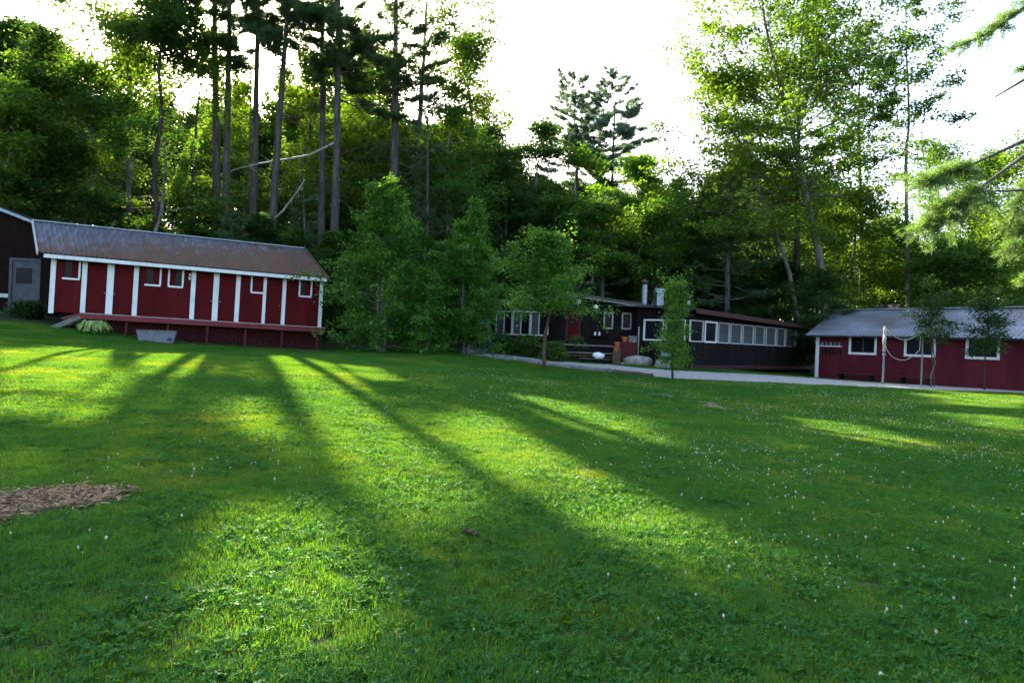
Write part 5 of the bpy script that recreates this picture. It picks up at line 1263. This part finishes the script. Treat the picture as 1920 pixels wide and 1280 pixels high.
def clover_patch(seed, size, n, h):
    rng = np.random.default_rng(seed); c = rng.uniform(-size*.35, size*.35, (5, 2)); P = c[rng.integers(0, 5, n)]+rng.normal(0, size*.13, (n, 2)); V = []; Fc = []; T = []; k = 0
    for p in P:
        hh = h*rng.uniform(.6, 1.2); a0 = rng.uniform(0, 6.28); r_ = rng.uniform(.007, .014); tl = rng.normal(0, .5, 2); tint = rng.uniform(0, 1)
        for q in range(3):
            a = a0+q*2.094; d = np.array([math.cos(a), math.sin(a)]); s = np.array([-d[1], d[0]])
            pts = [p, p+d*r_*.8+s*r_*.62, p+d*r_*1.5+s*r_*.35, p+d*r_*1.5-s*r_*.35, p+d*r_*.8-s*r_*.62]
            V += [(x, y, hh+((x-p[0])*tl[0]+(y-p[1])*tl[1])-.1*r_*(j == 0)) for j, (x, y) in enumerate(pts)]; Fc += [(k, k+1, k+2), (k, k+2, k+3), (k, k+3, k+4)]; T += [tint]*3; k += 5
    for _ in range(4):      # broad-leaved lawn weeds
        p = rng.uniform(-size*.45, size*.45, 2); m = rng.integers(4, 8); tint = rng.uniform(.3, 1)
        for q in range(m):
            a = q*6.283/m+rng.normal(0, .3); d = np.array([math.cos(a), math.sin(a)]); sd = np.array([-d[1], d[0]]); L = rng.uniform(.02, .042); W = L*rng.uniform(.25, .4); z1, z2 = rng.uniform(.03, .05), rng.uniform(.025, .055)
            V += [(p[0], p[1], .012), (*(p+d*L*.55+sd*W), z1), (*(p+d*L*.55-sd*W), z1), (*(p+d*L), z2), (*(p+d*L*.95+sd*W*.3), z2)]; Fc += [(k, k+1, k+2), (k+1, k+3, k+2), (k+1, k+4, k+3)]; T += [tint]*3; k += 5
    return np_mesh('clover_patch', np.array(V), np.array(Fc), ['clover'], np.array(T))
def flower_mesh(seed):
    rng = np.random.default_rng(seed); mb = MB(); h = rng.uniform(.03, .055); r_ = rng.uniform(.005, .0092)
    mb.tube([(0, 0, 0), (.004, .002, h)], .0012, 3, cap=False); mb.lathe([(r_*.5, -.007), (r_, -.001), (r_*.95, .006), (r_*.5, .011), (r_*.1, .0125)], (.004, .002, h), 7)
    me = mb.mesh('clover_flower', 'flower'); return me
def lawn():
    rng = np.random.default_rng(20); pts = []
    st = .34
    X, Y = np.meshgrid(np.arange(-34, 36, st), np.arange(1.6, 40, st)); P = np.c_[X.ravel(), Y.ravel()]+rng.uniform(-st/3.4, st/3.4, (X.size, 2))
    a = np.abs(P[:, 0]); P = P[(a < P[:, 1]*.78+2.5)]
    z = ground(P[:, 0], P[:, 1]); px, py = to_px(np.c_[P, z])
    # far edge of the lawn
    edge = np.interp(px, [-400, 0, 95, 330, 600, 700, 860, 900, 1000, 2400], [590, 601, 610, 640, 658, 655, 655, 640, 640, 640])
    keep = (py > edge) & (P[:, 1] < 38.5)
    keep &= ~in_poly(P, PATH_POLY)
    far_right = P[:, 0] > np.interp(P[:, 1], [25, 31.6, 40], [27, 23.2, 17.9]); keep &= ~((P[:, 1] > 24) & far_right)
    P, z = P[keep], z[keep]
    dm = np.linalg.norm(P-MULCH.mean(0), axis=1)
    mc = MULCH.mean(0); inm = in_poly(P, mc+(MULCH-mc)*np.array([.88, .62])) & (rng.random(len(P)) > .04); ind = (in_poly(P, DIRT_POLY)|in_poly(P, EDGE_POLY)) & (rng.random(len(P)) > .55); ok = ~inm & ~ind; P, z = P[ok], z[ok]
    n = len(P); D = np.linalg.norm(P, axis=1)
    near = D < 13
    meshes = [blade_patch(i, .52, 1900, .047, .0023) for i in range(5)] + [blade_patch(10+i, .52, 900, .048, .0042) for i in range(4)]
    idx = np.where(near, rng.integers(0, 5, n), rng.integers(5, 9, n))
    # broad unevenness of growth
    g = .5+.5*np.sin(P[:, 0]*.9+np.sin(P[:, 1]*.7)*2)*np.sin(P[:, 1]*.8+P[:, 0]*.3)
    scl = .82+.35*g+rng.normal(0, .06, n)
    scatter('grass', np.c_[P, z], rng.uniform(0, 6.28, n), scl, idx, meshes, 'short mown green grass covering the whole sloping lawn', 'grass')
    # clover
    dens = np.clip(.34+.4*np.sin(P[:, 0]*.55+1.3)*np.sin(P[:, 1]*.45+P[:, 0]*.2)+.25*(P[:, 0] > -2), .04, .8)
    m = (rng.random(n) < dens) & (D < 20); Q = P[m]; nz = z[m]
    scatter('clover', np.c_[Q, nz], rng.uniform(0, 6.28, len(Q)), rng.uniform(.85, 1.25, len(Q)), rng.integers(0, 4, len(Q)), [clover_patch(i, .5, 130, .046) for i in range(4)], 'patches of small round clover leaves among the grass', 'clover')
    # clover flowers, most on the right half
    nf = 85000; fx = rng.uniform(-24, 28, nf); fy = rng.uniform(2, 34, nf)
    k = (np.abs(fx) < fy*.78+1.5); fx, fy = fx[k], fy[k]
    patch = .5+.5*np.sin(fx*.8+2*np.sin(fy*.35))*np.sin(fy*.6+fx*.25+1)
    fine = .5+.5*np.sin(fx*3.1+1.7*np.sin(fy*2.3))*np.sin(fy*2.7+1.3*np.sin(fx*1.9)); pr = np.clip(np.interp(fx, [-12, -3, 1, 5, 25], [.03, .14, .5, .8, .65])*(.1+1.3*patch**1.5)*(.25+1.5*fine**2), 0, 1)*np.interp(fy, [2, 5, 8, 24, 34], [.25, .5, 1, 1, .3]); k = rng.random(len(fx)) < pr
    fx, fy = fx[k], fy[k]; Q = np.c_[fx, fy]; k = ~in_poly(Q, PATH_POLY) & ~in_poly(Q, DIRT_POLY) & ~in_poly(Q, MULCH); Q = Q[k]; zz = ground(Q[:, 0], Q[:, 1]); px, py = to_px(np.c_[Q, zz]); k = py > np.interp(px, [0, 600, 900, 1920], [650, 672, 690, 745]); Q, zz = Q[k], zz[k]
    scatter('clover_flowers', np.c_[Q, zz], rng.uniform(0, 6.28, len(Q)), rng.uniform(.75, 1.25, len(Q)), rng.integers(0, 4, len(Q)), [flower_mesh(i) for i in range(4)], 'tiny white clover flowers dotted over the lawn', 'flowers')
    print('grass', n, 'flowers', len(Q))
lawn()
def chips():
    rng = np.random.default_rng(30); lo = MULCH.min(0); hi = MULCH.max(0); P = rng.uniform(lo, hi, (9000, 2)); P = np.r_[P[in_poly(P, MULCH)][:3000], MULCH[rng.integers(1, 11, 260)]+rng.normal(0, .09, (260, 2))]; n = len(P); z = ground(P[:, 0], P[:, 1])
    az = rng.uniform(0, 6.28, n); l = rng.uniform(.012, .035, n); w_ = l*rng.uniform(.2, .5, n); tl = rng.normal(0, .3, n)
    d = np.c_[np.cos(az), np.sin(az), tl*.6]; s = np.c_[-np.sin(az), np.cos(az), rng.normal(0, .25, n)]; c = np.c_[P, z+.022+rng.uniform(0, .02, n)]
    L, W = d*l[:, None], s*w_[:, None]; up = np.array([0, 0, .004])
    V = np.stack([c-L-W, c+L-W, c+L+W, c-L+W, c-L-W+up, c+L-W+up, c+L+W+up, c-L+W+up], 1).reshape(-1, 3); o = np.arange(n)[:, None]*8
    Fc = np.concatenate([o+[4, 5, 6, 7], o+[0, 1, 5, 4], o+[1, 2, 6, 5], o+[2, 3, 7, 6], o+[3, 0, 4, 7]]); t = np.tile(rng.uniform(0, 1, n), 5)
    put(bpy.data.objects.new('wood_chips', np_mesh('wood_chips', V, Fc, ['chips'], t)), None, 'brown wood chips filling the bare bed at the left', 'wood chips', kind='stuff')
chips()
def dead_leaf(px, py, size, label, seed):
    b = ground_at(px, py); rng = np.random.default_rng(seed); mb = MB(); n = 7; vs = []
    for i in range(n):
        t = i/(n-1); wv = math.sin(math.pi*min(1, t*.95+.05))**.7*.5*(1+.25*(-1)**i)
        for s in (-1, 0, 1): vs.append(((t-.5)*size*1.0, s*wv*size*.6, .05+abs(s)*size*(.22+rng.normal(0, .05))+.06*size*math.sin(t*6)))
    mb.add(vs, [(i*3+j, i*3+j+1, i*3+j+4, i*3+j+3) for i in range(n-1) for j in range(2)])
    o = mb.build('dead_leaf', 'dead_leaf', None, smooth=True, label=label, cat='leaf'); o.location = b; o.rotation_euler = (0, .1, rng.uniform(-.4, .4))
    o.modifiers.new('thickness', 'SOLIDIFY').thickness = .002
dead_leaf(881, 1014, .13, 'curled brown dead leaf lying in the middle of the lawn', 1)
dead_leaf(1638, 1018, .07, 'small tan dead leaf lying on the right of the lawn', 2)
